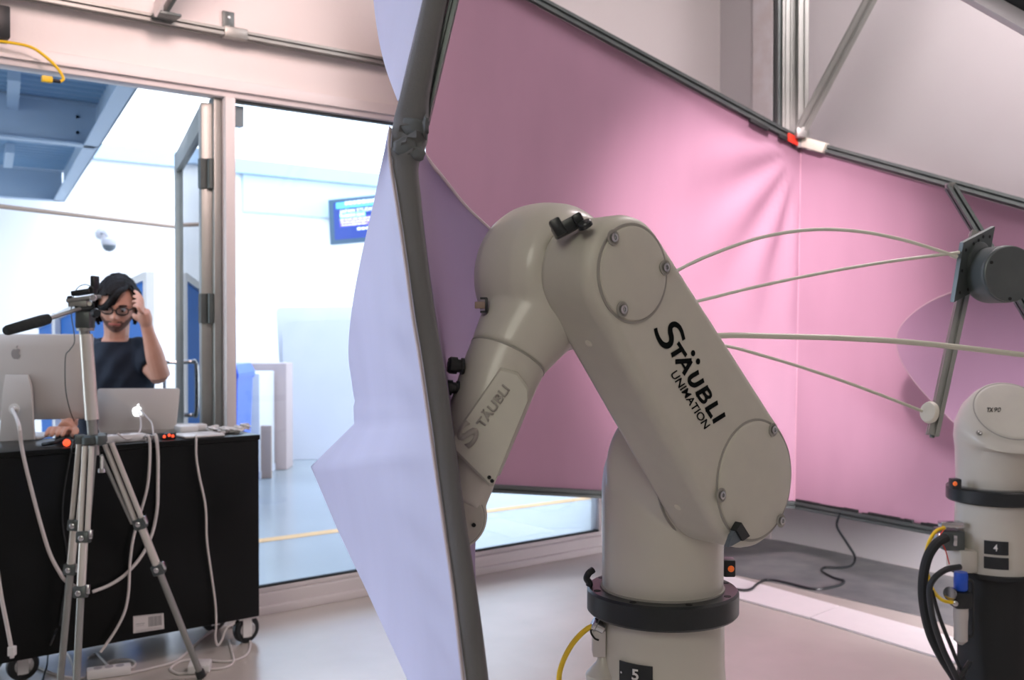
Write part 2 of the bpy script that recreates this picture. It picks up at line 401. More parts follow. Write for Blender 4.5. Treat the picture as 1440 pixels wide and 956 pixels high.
for z in (1.83, 1.28, .62):
    for k, r in enumerate((.012,)):
        struct('hinge', merge(cyl(hin + Vector((.012, -.012, z-.06)), hin + Vector((.012, -.012, z+.06)), .014, seg=12), boxg(hin + Vector((.03, 0, z)), .045, .02, .10), boxg(hin+Vector((-.012, .01, z)), .03, .03, .12)), MT['alud'] if z < 1 else MT['dgrey'], door)
hb = hin + dv*(L-.06)
for s in (-1,):
    o = dn*(.06*-s)
    struct('pull_handle', tube([hb - dn*.02 + ZZ*1.02, hb - dn*.07 + ZZ*1.02, hb - dn*.085 - dv*.03 + ZZ*1.0, hb - dn*.085 - dv*.03 + ZZ*.76, hb - dn*.07 + ZZ*.74, hb - dn*.02 + ZZ*.74], .012, 10, 6), MT['steel'], door)
# --------------------------------------------------------------- wall rail above the glass
r0, r1 = PY(-80, -27.5, YG-.05), PY(640, 106, YG-.05); zr = PY(320, 46, YG-.05).z
rail = empty('wall_rail', Vector((1.6, YG, zr)), 'grey metal rail running along the wall above the glazing', 'rail')
obj('rail', merge(slot((-.6, YG-.045, zr), (4.2, YG-.045, zr), ZZ, .05, .03)), MT['alu'], rail)
obj('clamp', boxg((PY(331, 48, YG-.06).x, YG-.05, zr), .10, .05, .045, bev=.006), MT['alu'], rail)
xb = PY(330, 48, YG-.06).x
obj('plate', boxg((xb-.005, YG-.006, zr+.055), .05, .01, .09, bev=.002), MT['dgrey'], rail)
for dz in (.035, .075): obj('screw', lathe((xb-.005, YG-.012, zr+dz), Vector((0, -1, 0)), [(.006, 0), (.006, .004)], 10), MT['steel'], rail)
# angled roof beam meeting the rail
bp0 = PY(232, 22, YG-.10); 
st = empty('roof_brace', bp0, 'pale steel brace meeting the wall rail at the top left', 'beam')
bd = (PY(300, -90, YG-.35) - bp0).normalized()
bs = bd.cross(Vector((0, 1, 0))).normalized()
obj('web', boxg(bp0 + bd*.3 + ZZ*.02, .6, .10, .012, (bd, bs.cross(bd), bs)), MT['dgrey'], st)
obj('flange', boxg(bp0 + bd*.3 + bs*.04, .6, .12, .01, (bd, bs.cross(bd), bs)), MT['frame'], st)
obj('foot_plate', boxg(bp0 + ZZ*-.005, .09, .11, .012, bev=.002), MT['dgrey'], st)
# dark box at far left, cable with connector
b0 = PY(-6, 31, YG-.03)
tag(obj('junction_box', boxg(b0, .085, .06, .115, bev=.006), MT['black']), 'black junction box on the wall at the top left edge', 'junction box')
yc = empty('yellow_cable', PY(62, 112, YG-.10), 'yellow cable looping down over the glazing head to a yellow plug', 'cable')
obj('cord', tube([PY(-30, 55, YG-.06), PY(0, 58, YG-.07), PY(40, 65, YG-.08), PY(62, 78, YG-.09), PY(80, 95, YG-.10), PY(89, 110, YG-.10), PY(84, 115, YG-.10)], .0055, 8), MT['yellow'], yc)
obj('plug', merge(boxg(PY(66, 111.5, YG-.10), .036, .022, .022, bev=.003)), MT['yellow'], yc)
obj('plug_neck', cyl(PY(73, 113, YG-.10), PY(85, 115, YG-.10), .007, .006), MT['black'], yc)
# --------------------------------------------------------------- outdoor side
YB = 11.0
wh = PY(328, 241, YB).z
struct('wall_outer', aabb(-6, 12, YB, YB+.3, 0, wh), MT['outwall'], label='bright white wall of the yard outside')
struct('trim_3', aabb(-6, 12, YB-.10, YB+.4, wh-.02, wh+.14), MT['beam'], label='blue grey coping along the top of the outdoor wall')
struct('trim_4', aabb(PY(340, 270, YB).x, 12, YB-.04, YB, wh-.45, wh-.02), mat('pale_fascia', (.55, .66, .72), .6), label='pale grey fascia board under the coping')
# mezzanine: corrugated deck, beams, fascia channel
zd = 2.47
ed = [PZ(190, 128, zd), PZ(128, 207, zd), PZ(90, 284, zd)]
ex0, ex1 = ed[0], ed[2]; edir = (ex1-ex0).normalized(); y0, y1 = ex0.y-.6, min(ex1.y, YB-.2)
def ex(y): return ex0.x + edir.x/edir.y*(y-ex0.y)
mz = empty('mezzanine_deck', Vector((ex(7), 7, zd)), 'blue lit steel mezzanine deck with beams seen through the doorway', 'mezzanine')
rings = []
ys = []
y = y0
while y < y1:
    ys += [(y, 0), (y+.05, 0), (y+.07, .035), (y+.12, .035)]; y += .14
xl = -4
rings = [[Vector((xl, yy, zd+.30+h)), Vector((ex(yy), yy, zd+.30+h))] for yy, h in ys]
V = [p for r in rings for p in r]; Fc = [(2*i, 2*i+1, 2*i+3, 2*i+2) for i in range(len(rings)-1)]
V2 = [v + ZZ*.01 for v in V]; n = len(V)
obj('corrugated_sheet', (V+V2, Fc+[tuple(reversed([i+n for i in f])) for f in Fc]), MT['deck'], mz, smooth=0)
def chan(p0, p1, hgt, fl, side):
    d = (p1-p0).normalized(); s = Vector((-d.y, d.x, 0))*side; c = (p0+p1)/2; Ln = (p1-p0).length
    return merge(boxg(c + ZZ*hgt/2, Ln, .012, hgt, (d, s, ZZ)), boxg(c + s*fl/2 + ZZ*.006, Ln, fl, .012, (d, s, ZZ)), boxg(c + s*fl/2 + ZZ*(hgt-.006), Ln, fl, .012, (d, s, ZZ)))
obj('edge_channel', chan(Vector((ex(y0), y0, zd)), Vector((ex(y1), y1, zd)), .34, .10, 1), MT['beam'], mz)
for yb in (ed[0].y-.2, ed[1].y, ed[2].y):
    yb = min(yb, YB-.25)
    obj('cross_beam', merge(aabb(xl, ex(yb)-.02, yb-.005, yb+.005, zd, zd+.3), aabb(xl, ex(yb)-.02, yb-.05, yb+.05, zd, zd+.014), aabb(xl, ex(yb)-.02, yb-.05, yb+.05, zd+.286, zd+.3)), MT['beam'], mz)
for k, (a, b) in enumerate([(ed[0].y-.2, ed[1].y), (ed[1].y, min(ed[2].y, YB-.25))]):
    p0_, p1_ = (PZ(20, 104, zd+.26), PZ(16, 172, zd+.22)) if k == 0 else (PZ(14, 208, zd+.26), PZ(11, 230, zd+.22))
    e_ = (p1_-p0_).normalized(); s_ = e_.cross(ZZ).normalized()
    obj('joist', boxg((p0_+p1_)/2, (p1_-p0_).length, .07, .08, (e_, s_, ZZ)), MT['beam'], mz)
for yb in (ed[1].y-.012,):
    for dx in (.10, .10):
        for dz in (.09, .2): obj('bolt', lathe((ex(yb)-.14, yb, zd+dz), Vector((0, -1, 0)), [(.012, 0), (.012, .004)], 8), MT['deck'], mz)
# hanging pipe across the yard
pp = empty('overhead_pipe', (PY(120, 305, 6.2)), 'thin brownish pipe crossing above the doorway outside', 'pipe')
pa, pb = PY(-60, 283, 6.2), PY(300, 325, 6.2)
obj('pipe', cyl(pa, pb, .013), mat('pipe_brown', (.55, .42, .34), .5), pp)
obj('hanger', cyl(pa, Vector((pa.x, pa.y, zd)), .008), MT['alu'], pp)
# dome camera
q = PY(143, 345, YB)
dc = empty('security_camera', q, 'small round security camera on the white outdoor wall', 'security camera')
obj('wall_plate', lathe(q + Vector((0, 0, .13)), Vector((0, -1, 0)), [(.06, 0), (.06, .03), (.03, .05)], 20), MT['board'], dc)
obj('arm', tube([q+Vector((0, -.04, .13)), q+Vector((0, -.16, .12)), q+Vector((.02, -.2, .06))], .02, 10), MT['board'], dc)
obj('housing', lathe(q + Vector((.02, -.2, .07)), -ZZ, [(.03, 0), (.075, .02), (.08, .06), (.07, .08)], 24), MT['board'], dc)
obj('dome', lathe(q + Vector((.02, -.2, -.01)), -ZZ, [(.07, 0), (.062, .03), (.04, .055), (.01, .066)], 24), MT['camg'], dc)
# television
td = Vector((.985, -.17, 0)).normalized(); tl = PY(461, 281, YB-.35)
tc_ = (P(461, 281, 12.0), P(600, 266, 11.4)); 
tx = (tc_[1]-tc_[0]).normalized(); tz = (P(467, 344, 12.0)-tc_[0]); tH = tz.length; tz = (tz - tx*tz.dot(tx)).normalized(); tn = tx.cross(tz)
if tn.dot(FW) > 0: tn = -tn
TW = 1.2
def TVp(u, v, o=0): return tc_[0] + tx*(u*TW) + tz*(v*tH) + tn*o
tv = empty('television', TVp(.5, 1), 'wall television showing a blue event slide beyond the glass', 'television')
def tvbox(u0, u1, v0, v1, o0, o1, bev=0):
    c = (TVp(u0, v0)+TVp(u1, v1))/2 + tn*(o0+o1)/2
    return boxg(c, (u1-u0)*TW, (v1-v0)*tH, o1-o0, (tx, tz, tn), bev)
obj('bezel', tvbox(0, 1, 0, 1, -.06, 0, .01), mat('tv_bezel', (.06, .12, .18), .4), tv)
obj('wall_arm', cyl(TVp(.5, .5, -.05), Vector((TVp(.5, .5).x, YB, TVp(.5, .5).z)), .03), MT['dgrey'], tv)
obj('screen', tvbox(.065, .95, .08, .9, .0, .004), MT['tvpix'], tv)
obj('banner_block', tvbox(.10, .9, .09, .22, .004, .006), MT['screen_c'], tv)
obj('summer_highlight', tvbox(.14, .44, .34, .43, .004, .006), MT['screen_g'], tv)
obj('text_block', tvbox(.14, .85, .44, .62, .004, .006), MT['screen_v'], tv)
def tvt(s, u0, u1, v, hh, m): obj('lettering', textg(s, TVp(u0, v, .007), TVp(u1, v, .007), TVp(u1, v-hh, .007), .001, .02), m, tv, smooth=0)
tvt('JAPAN STUDIO', .14, .56, .33, .075, MT['screen_w'])
tvt('SUMMER 2013', .15, .43, .42, .055, MT['screen_w'])
rg = random.Random(3)
bars = []
for v, u, ue, h0 in ((.12, .21, .88, .07), (.475, .14, .80, .022), (.535, .15, .72, .022), (.595, .16, .46, .022), (.70, .34, .62, .05)):
    while u < ue:
        wd = rg.uniform(.02, .06); bars.append(tvbox(u, min(u+wd, ue), v-h0/2, v+h0/2, .006, .008)); u += wd + .012
o = obj('blurred_print', merge(*bars), MT['screen_w'], tv, smooth=0); o['kind'] = 'stuff'
# blue panel behind the man
c = [P(86, 441, 7.3), P(212, 383, 6.2)]
a0, a1 = Vector((c[0].x, c[0].y, 0)), Vector((c[1].x, c[1].y, 0)); dd = (a1-a0).normalized(); nn = Vector((dd.y, -dd.x, 0))
bb = empty('blue_partition', (a0+a1)/2, 'blue partition with white frame standing behind the seated man', 'partition')
a0 = a0 - dd*.3; c0 = c[0] + (c[0]-c[1])*.25
obj('panel', prism([a0, a1, c[1]-ZZ*.05, c0-ZZ*.05], nn*.03), MT['bluebd'], bb, smooth=0)
obj('top_rail', prism([c0-ZZ*.05, c[1]-ZZ*.05, c[1], c0], nn*.05), MT['wplast'], bb, smooth=0)
obj('side_rail', prism([a1, a1+dd*.05, c[1]+dd*.05, c[1]], nn*.05), MT['wplast'], bb, smooth=0)
q = PZ(88, 600, 0); s0 = P(85, 440, 7.25)
obj('side_rail', boxg(Vector((s0.x, s0.y, s0.z/2)) + nn*.03, .06, .04, s0.z, (dd, nn, ZZ)), MT['wplast'], bb)
# wheelie bin
bx = CP((316-720)/1410*7, 7, 0)
bn = empty('waste_bin', bx, 'blue wheeled waste bin standing outside behind the door post', 'bin')
ax = (RT, FW, ZZ)
def rr(c, sx, sy, z): return [c + RT*a*sx/2 + FW*b*sy/2 + ZZ*z for a, b in ((-1, -1), (1, -1), (1, 1), (-1, 1))]
obj('body', loft([rr(bx, .24, .32, .05), rr(bx, .285, .40, .86)]), MT['blue'], bn, smooth=0)
obj('lid', loft([rr(bx, .31, .44, .86), rr(bx, .31, .44, .89), rr(bx, .26, .38, .95)]), MT['blue'], bn, smooth=0)
obj('grab_bar', cyl(bx + RT*-.14 + FW*.24 + ZZ*.86, bx + RT*.14 + FW*.24 + ZZ*.86, .015), MT['blue'], bn)
for s in (-1, 1): obj('wheel', cyl(bx + RT*.13*s + FW*.13 + ZZ*.06, bx + RT*.16*s + FW*.13 + ZZ*.06, .06), MT['black'], bn)
obj('sticker', boxg(bx + RT*.09 - FW*.195 + ZZ*.55, .07, .01, .10, ax), MT['wplast'], bn)
# white crate with round opening + tan board + leaning foam boards
cz = CP((355-720)/1410*8.2, 8.2, 0)
wm = empty('white_machine', cz, 'white box-like machine with a round porthole beside the blue bin', 'machine')
obj('body', boxg(cz + ZZ*.42, .24, .5, .84, ax, .01), MT['wboard'], wm)
obj('porthole', merge(lathe(cz + RT*-.02 - FW*.25 + ZZ*.69, -FW, [(.075, 0), (.075, .012), (.05, .02), (.045, .004)], 24)), mat('pale_ring', (.20, .22, .26), .4), wm)
obj('plinth', boxg(cz + ZZ*.03 + RT*0, .25, .52, .06, ax), MT['board'], wm)
c2 = CP((372-720)/1410*8.0, 8.0, 0)
tag(obj('tan_board', boxg(c2 + ZZ*.21, .11, .03, .42, ax, .003), MT['tan']), 'small tan board leaning against the white machine', 'board')
c3 = CP((362-720)/1410*8.6, 8.6, 0)
tag(obj('carton', boxg(c3 + ZZ*.45, .55, .25, .9, ax, .004), mat('pale_carton', (.44, .34, .32), .7)), 'pale tall carton behind the white machine', 'carton')
def rboard(BL, BR, TR, TL, th, rad, m, name, label, parent=None):
    pts = []; Q = [BL, BR, TR, TL]
    for i in range(4):
        p, a, b = Q[i], Q[i-1], Q[(i+1) % 4]; u = (a-p).normalized()*rad; v = (b-p).normalized()*rad
        for k in range(5):
            t = k/4; pts.append(p + u*(1-t)**2 + v*t**2)
    nr = (BR-BL).cross(TL-BL).normalized()
    if nr.dot(FW) < 0: nr = -nr
    return tag(obj(name, prism(pts, nr*th), m, smooth=20), label, 'board', 'boards leaning outside')
rboard(CP(-2.07, 9.12, 0), CP(-1.15, 9.2, 0.0), CP(-1.12, 9.75, 1.30), CP(-2.20, 9.6, 1.26), .05, .08, MT['board'], 'foam_board', 'large rounded white foam board leaning outside, nearest the fabric tip')
rboard(CP(-2.16, 9.5, 0), CP(-1.2, 9.55, 0.0), CP(-1.0, 9.95, 1.42), CP(-2.32, 9.85, 1.40), .04, .06, MT['wboard'], 'foam_board', 'taller white board leaning behind the rounded foam board')

# ================================================================== SIDE WALL STRUCTURES, top right
q = PX(1060, 60, XW-.004); q2 = PX(1087, 60, XW-.004)
struct('trim_5', aabb(XW-.012, XW, q2.y, q.y, 0, 4.0), mat('pale_sheet', (.82, .80, .82), .35, noise=(8, .8, (.70, .62, .60))), label='pale smooth vertical panel on the side wall')
dP = 5.05
pc = P(1100, 195, dP)
gp = empty('gantry_post', Vector((pc.x, pc.y, pc.z)), 'wide slotted aluminium post hanging down to the fabric frame corner', 'post')
for (x0, w_, dd_, hh) in ((1092.5, .026, dP+.02, 0), (1104, .05, dP, 0), (1115, .025, dP, 0)):
    a = P(x0+ (3 if x0 < 1100 else 1), 192, dd_); b = Vector((a.x, a.y, 4.0))
    obj('profile', slot(a, b, FW, w_, .06, 1 if w_ < .04 else 2), MT['dgrey'] if x0 < 1100 else MT['alu'], gp)
obj('dark_joint', boxg(P(1089.5, 192, dP-.02) + ZZ*.95, .012, .03, 1.9, (RT, FW, ZZ)), MT['blackm'], gp)
obj('cap_plate', boxg(P(1099, 191, dP-.01), .11, .08, .012, (RT, FW, ZZ)), MT['dgrey'], gp)
a = P(1128, 196, dP-.06)
g2 = empty('hanger_profile', a, 'single vertical aluminium profile with a bracket right of the wide post', 'profile')
obj('profile', slot(a, Vector((a.x, a.y, 4.0)), FW, .05, .04, 1), MT['alu'], g2)
obj('bracket', boxg(a + ZZ*-.0, .058, .06, .09, (RT, FW, ZZ), .003), MT['alu'], g2)
obj('screw', lathe(a - FW*.031 + ZZ*-.01, -FW, [(.007, 0), (.007, .005)], 10), MT['blackm'], g2)
a = P(1126, 184, dP-.12); b = P(1300, -145, dP-.5)
g3 = empty('diagonal_strut', a, 'diagonal aluminium strut rising to the right above the fabric', 'strut')
obj('strut', slot(a, b, FW, .055, .045, 1), MT['alu'], g3)
obj('end_plate', boxg(a + ZZ*-.01, .05, .05, .05, (RT, FW, ZZ), .004), MT['alu'], g3)
# roof beam at top right corner
a, b = P(1255, -62, 3.3), P(1560, 110, 2.75); d = (b-a).normalized()
rb = empty('roof_beam', a, 'pale painted beam cutting across the top right corner', 'beam')
s = d.cross(FW).normalized(); s = s if s.z > 0 else -s; t_ = d.cross(s)
obj('face', boxg((a+b)/2 + s*.018, (b-a).length, .03, .052, (d, t_, s), .003), MT['wallw'], rb)
obj('dark_duct', boxg((a+b)/2 + s*.165 - FW*.005, (b-a).length, .10, .24, (d, t_, s), .01), MT['blackm'], rb)
# ================================================================== STRETCH FABRIC
def interp(curve, t):
    """curve: list of (t, x, y, d) -> smooth world point"""
    n = len(curve)
    for i in range(n-1):
        if t <= curve[i+1][0] or i == n-2:
            a, b = curve[i], curve[i+1]; k = (t-a[0])/(b[0]-a[0])
            m0 = curve[max(i-1, 0)]; m1 = curve[min(i+2, n-1)]; out = []
            for j in (1, 2, 3):
                d = (b[0]-a[0]); s0 = (b[j]-m0[j])/(b[0]-m0[0])*d; s1 = (m1[j]-a[j])/(m1[0]-a[0])*d
                out.append((2*k**3-3*k*k+1)*a[j] + (k**3-2*k*k+k)*s0 + (-2*k**3+3*k*k)*b[j] + (k**3-k*k)*s1)
            return out
def linp(curve, t):
    for i in range(len(curve)-1):
        if t <= curve[i+1][0] or i == len(curve)-2:
            a, b = curve[i], curve[i+1]; k = (t-a[0])/(b[0]-a[0]); return [a[j]+(b[j]-a[j])*k for j in (1, 2, 3)]
def sheet(fn, nu, nv, th=.004):
    """thickened cloth grid"""
    G = [[fn(i/nu, j/nv) for j in range(nv+1)] for i in range(nu+1)]
    V, Fc = [], []; W_ = nv+1
    N = []
    for i in range(nu+1):
        for j in range(nv+1):
            a = G[min(i+1, nu)][j]-G[max(i-1, 0)][j]; b = G[i][min(j+1, nv)]-G[i][max(j-1, 0)]
            nr = a.cross(b); nr = nr.normalized() if nr.length > 1e-9 else FW; N.append(nr); V.append(G[i][j])
    n = len(V); V += [v + N[k]*th for k, v in enumerate(V)]
    for i in range(nu):
        for j in range(nv):
            q = (i*W_+j, i*W_+j+1, (i+1)*W_+j+1, (i+1)*W_+j); Fc.append(q); Fc.append(tuple(n+k for k in reversed(q)))
    def edge(idx):
        for a, b in zip(idx, idx[1:]): Fc.append((a, a+n, b+n, b))
    edge([j for j in range(W_)]); edge([nu*W_+j for j in range(W_)][::-1])
    edge([i*W_ for i in range(nu+1)][::-1]); edge([i*W_+nv for i in range(nu+1)])
    return V, Fc
# --- rear screen: two panels that meet at a seam, hung from slotted aluminium
TL, TR1, BR1, BL = P(590, -80, 4.25), P(1126, 208, 5.02), P(1117, 704, 5.12), P(612, 676, 4.40)
TR2, BR2 = P(1560, 330, 4.1), P(1500, 774, 4.0)
rs = empty('rear_screen', (BL+BR1)/2, 'huge pink lit stretched fabric screen hung behind the robots', 'fabric screen')
def pan(A, B, Cc, D, wr, sag):
    def f(u, v):                      # u along top from A to B, v down
        p = (A*(1-u) + B*u)*(1-v) + (D*(1-u) + Cc*u)*v
        n = (B-A).cross(D-A).normalized(); n = n if n.dot(FW) > 0 else -n
        off = sag*math.sin(math.pi*u)*math.sin(math.pi*v)
        if wr:                         # soft folds fanning out of the top right corner
            du, dv = (1-u), v*.55; r = math.hypot(du, dv); an = math.atan2(dv, du+1e-6)
            off += .016*math.exp(-((r-.16)/.16)**2)*math.sin(an*16)*min(1, r*12)
        return p + n*off
    return f
obj('left_fabric', sheet(pan(TL, TR1, BR1, BL, True, .14), 90, 60), MT['fab_pink'], rs, smooth=80)
obj('right_fabric', sheet(pan(TR1, TR2, BR2, BR1, False, .12), 50, 50), MT['fab_pink'], rs, smooth=80)
obj('seam', tube([TR1*(1-t)+BR1*t + FW*-.004 for t in (0, .25, .5, .75, 1)], .0022, 6), mat('seam_thread', (.62, .38, .48), .7), rs)
up_ = ZZ*.022 - FW*.02
obj('top_profile', slot(TL+up_, TR1+up_, FW, .038, .038), MT['dgrey'], rs, label='dark slotted profile along the left top edge')
obj('top_profile', slot(TR1+up_+(TR2-TR1)*.04, TR2+up_, FW, .038, .038), MT['dgrey'], rs)
obj('bottom_profile', slot(BL-ZZ*.018-FW*.01, BR1-ZZ*.018-FW*.01, FW, .034, .034), MT['dgrey'], rs)
obj('bottom_profile', slot(BR1-ZZ*.018-FW*.01, BR2-ZZ*.018-FW*.01, FW, .036, .036), MT['dgrey'], rs)
# fabric hem bumps stapled to the profile
hem = []
for k in range(26):
    t = random.random(); b = BR1*(1-t)+BR2*t; dd_ = (BR2-BR1).normalized()
    hem.append(boxg(b - FW*.022 + ZZ*random.uniform(-.002, .008), random.uniform(.04, .12), .012, random.uniform(.012, .024), (dd_, dd_.cross(ZZ).normalized(), ZZ), .003))
obj('hem', merge(*hem), MT['blackm'], rs)
d1 = (TR1-TL).normalized()
for t in (.868, .94, .985):
    b = TL*(1-t)+TR1*t; obj('clip', boxg(b - FW*.03 - ZZ*.006, .11 if t < .9 else .05, .02, .02, (d1, d1.cross(ZZ).normalized(), d1.cross(ZZ).normalized().cross(d1)), .003), MT['blackm'], rs)
c = P(1115, 196, 4.95)
obj('red_tape', boxg(c, .062, .01, .040, (d1, d1.cross(ZZ).normalized(), ZZ), .002), MT['red'], rs, label='red tape at the frame corner')
d2 = (TR2-TR1).normalized(); c = TR1 + d2*.06 - FW*.04
obj('corner_joint', boxg(c + ZZ*.022, .14, .05, .05, (d2, d2.cross(ZZ).normalized(), d2.cross(ZZ).normalized().cross(d2)), .006), MT['rod'], rs, label='pale plastic corner joint')
# membrane added and coloured darker for the falloff at the right, corded edge
arc = [(1400, 372), (1340, 403), (1290, 424), (1258, 447), (1243, 470), (1245, 496), (1258, 522), (1280, 550), (1305, 575), (1345, 613), (1400, 655)]
def plane_pt(x, y, off):
    n = (TR2-TR1).cross(BR1-TR1).normalized(); n = n if n.dot(FW) > 0 else -n
    return PL(x, y, (TR1+BR2)/2, n) - FW*off
ap = [plane_pt(x, y, .16) for x, y in arc]
ins = empty('darker_membrane', ap[5], 'added membrane coloured darker, with a curved corded edge on the right side of the screen', 'fabric insert')
A_ = spline(ap, 5)
def fins(u, v):
    i = u*(len(A_)-1); k = min(int(i), len(A_)-2); p = A_[k]*(1-(i-k)) + A_[k+1]*(i-k)
    e = plane_pt(1620, 330+u*400, -.05); return p*(1-v) + e*v
obj('membrane', sheet(fins, 50, 10, .003), fabric('darkened_fabric', (.38, .23, .34), .25), ins, smooth=80)
obj('edge_cord', tube(ap, .0035, 6, 5), MT['seamc'], ins)

# --- near panel: grey wrapped beam, outer and inner skin with daylight tints in their colours
SLp = [(0, 597, -130, 1.36), (0, 593, 0, 1.36)]
SL = [(0, 611, -90, 1.37), (.09, 593, 0, 1.36), (.15, 580, 60, 1.35), (.22, 562, 130, 1.34), (.255, 553, 165, 1.335), (.29, 546.5, 200, 1.33), (.32, 549, 228, 1.325), (.36, 556, 270, 1.32), (.48, 574, 400, 1.30), (.62, 599, 560, 1.27), (.74, 619, 700, 1.24), (.87, 640, 850, 1.20), (.96, 652, 956, 1.18), (1, 664, 1060, 1.16)]
SRr = [(0, 650, -90, 1.37), (.09, 627, 0, 1.36), (.15, 615, 60, 1.35), (.22, 602, 130, 1.34), (.255, 600, 165, 1.335), (.29, 597, 200, 1.33), (.32, 586, 228, 1.325), (.36, 589, 270, 1.32), (.48, 604, 400, 1.30), (.62, 629, 560, 1.27), (.74, 648, 700, 1.24), (.87, 671, 850, 1.20), (.96, 685, 956, 1.18), (1, 697, 1060, 1.16)]
nb = empty('tilted_screen', P(650, 940, 1.2), 'big tilted fabric screen seen edge on in the foreground, daylight tinted blue outside and violet inside', 'fabric screen')
rings = []
for k in range(121):
    t = k/120; l = linp(SL, t) if False else interp(SL, t); r = interp(SRr, t)
    a, b = P(*l), P(*r); e = (b-a); n = FW
    cr = math.exp(-((t-.285)/.03)**2); wob = cr*(.006*math.sin(t*310) + .004*math.sin(t*517+1))
    w_ = e.length; eu = e/w_; ring = []
    prof = [(0, .030), (0, .008), (.08, .001), (.25, -.001), (.5, -.0015 - wob), (.75, -.001 + wob*.8), (.93, .001), (1, .009), (1, .030), (.8, .034), (.2, .034)]
    for uu, oo in prof:
        lump = cr*.004*math.sin(uu*9 + t*220)
        ring.append(a + e*uu + n*(oo + lump))
    rings.append(ring)
obj('wrapped_beam', loft(rings), MT['fab_grey'], nb, smooth=60, label='grey fabric wrapped beam')
# crumpled cloth knot at the beam joint
def blob(c, sx, sy, sz, seed, amp=.25):
    rg = random.Random(seed); bm = bmesh.new(); bmesh.ops.create_icosphere(bm, subdivisions=3, radius=1)
    ph = [rg.uniform(0, 6) for _ in range(6)]
    V = []
    for v in bm.verts:
        k = 1 + amp*(math.sin(v.co.x*4+ph[0])*math.sin(v.co.y*5+ph[1]) + .6*math.sin(v.co.z*7+ph[2]+v.co.x*3))
        V.append(Vector(c) + RT*v.co.x*sx*k + FW*v.co.y*sy*k + ZZ*v.co.z*sz*k)
    Fc = [tuple(x.index for x in f.verts) for f in bm.faces]; bm.free(); return V, Fc
obj('cloth_knot', merge(blob(P(582, 178, 1.333), .017, .006, .013, 1, .12), blob(P(569, 207, 1.328), .017, .006, .012, 2, .12), blob(P(588, 216, 1.328), .010, .006, .010, 5, .12), blob(P(599, 178, 1.335), .004, .010, .014, 4)), mat('dark_cloth_fold', (.11, .12, .125), .85), nb, smooth=80, label='dark crumpled fold of cloth at the beam joint')
# slotted profile behind beam top
a, b = P(660, -90, 1.40), P(598, 172, 1.375)
obj('top_profile', slot(a, b, FW, .011, .02), MT['dgrey'], nb)
# outer skin, upper lobe
Ou = [(0, 517, -90, 1.9), (.35, 525, 0, 1.85), (.6, 532, 52, 1.75), (.8, 542, 95, 1.6), (1, 559, 142, 1.36)]
Su = [(0, 612, -90, 1.375), (.35, 594, 0, 1.365), (.6, 582, 50, 1.355), (.8, 572, 92, 1.35), (1, 561, 140, 1.345)]
def fu(u, v):
    o, s_ = P(*interp(Ou, u)), P(*interp(Su, u)); p = s_*(1-v) + o*v
    return p + RT*(-.03*math.sin(math.pi*v)*(1-u)) 
obj('outer_skin', sheet(fu, 30, 16, .003), MT['fab_out'], nb, smooth=80)
# outer skin, lower lobe with corner tip
Ol = [(0, 549, 178, 1.36), (.04, 542, 205, 1.42), (.09, 534, 241, 1.5), (.13, 528, 272, 1.56), (.24, 507, 366, 1.70), (.34, 494, 440, 1.82), (.42, 490, 500, 1.95), (.48, 496, 548, 2.02), (.54, 498, 596, 2.06), (.60, 437, 656, 2.22), (.70, 474, 743, 2.0), (.80, 517, 834, 1.8), (.93, 573, 956, 1.55), (1, 622, 1060, 1.38)]
Sl = [(0, 549, 180, 1.335), (.04, 547.5, 205, 1.33), (.09, 551, 241, 1.325), (.13, 556, 272, 1.32), (.24, 570, 366, 1.305), (.34, 580, 440, 1.29), (.42, 590, 500, 1.28), (.48, 597, 548, 1.272), (.54, 604, 596, 1.262), (.62, 613, 660, 1.25), (.70, 625, 743, 1.23), (.80, 638, 834, 1.205), (.93, 652, 956, 1.18), (1, 665, 1060, 1.16)]
def fl(u, v):
    o, s_ = P(*(linp(Ol, u) if .5 < u < .75 else interp(Ol, u))), P(*interp(Sl, u)); p = s_*(1-v) + o*v
    sd = math.sin(math.pi*v)
    a = math.exp(-((u-.55)/.12)**2)
    return p + FW*(.05*sd - .10*a*math.sin(math.pi*min(1, v*1.0))*v) + RT*(.004*math.sin(u*60+v*8)*sd*math.exp(-((v-.1)/.2)**2))
obj('outer_skin', sheet(fl, 100, 30, .003), MT['fab_out'], nb, smooth=80)
obj('edge_piping', tube([P(*interp(Sl, t/30)) - RT*.0005 for t in range(31)], .0022, 8, 2), mat('pale_piping', (.46, .40, .42), .6), nb)
# inner skin bounded by a curved cord
Kc = [(0, 578, 180, 1.37), (.03, 592, 212, 1.42), (.10, 622, 250, 1.60), (.20, 655, 291, 1.80), (.32, 702, 337, 2.0), (.45, 742, 400, 2.2), (.60, 752, 470, 2.3), (.75, 722, 550, 2.3), (.88, 696, 640, 2.2), (.94, 668, 700, 2.0), (1, 652, 740, 1.8)]
Ki = [(0, 590, 180, 1.345), (.03, 588, 205, 1.345), (.10, 584, 240, 1.34), (.20, 591, 300, 1.335), (.32, 602, 390, 1.325), (.45, 614, 470, 1.31), (.60, 626, 560, 1.295), (.75, 640, 660, 1.27), (.88, 654, 760, 1.25), (.94, 664, 830, 1.235), (1, 678, 930, 1.21)]
def fi(u, v):
    a, b = interp(Kc, u), interp(Ki, u); e = .45 + .55*math.exp(-u*14)
    return P(b[0]+(a[0]-b[0])*v, b[1]+(a[1]-b[1])*v, b[2]+(a[2]-b[2])*v**e)
obj('inner_skin', sheet(fi, 60, 24, .003), MT['fab_in'], nb, smooth=80, label='inner skin tinted violet by daylight, with a corded curved edge')
obj('edge_cord', tube([P(*interp(Kc, t/24)) for t in range(25)], .0042, 8, 2), mat('cord', (.55, .48, .50), .6), nb)

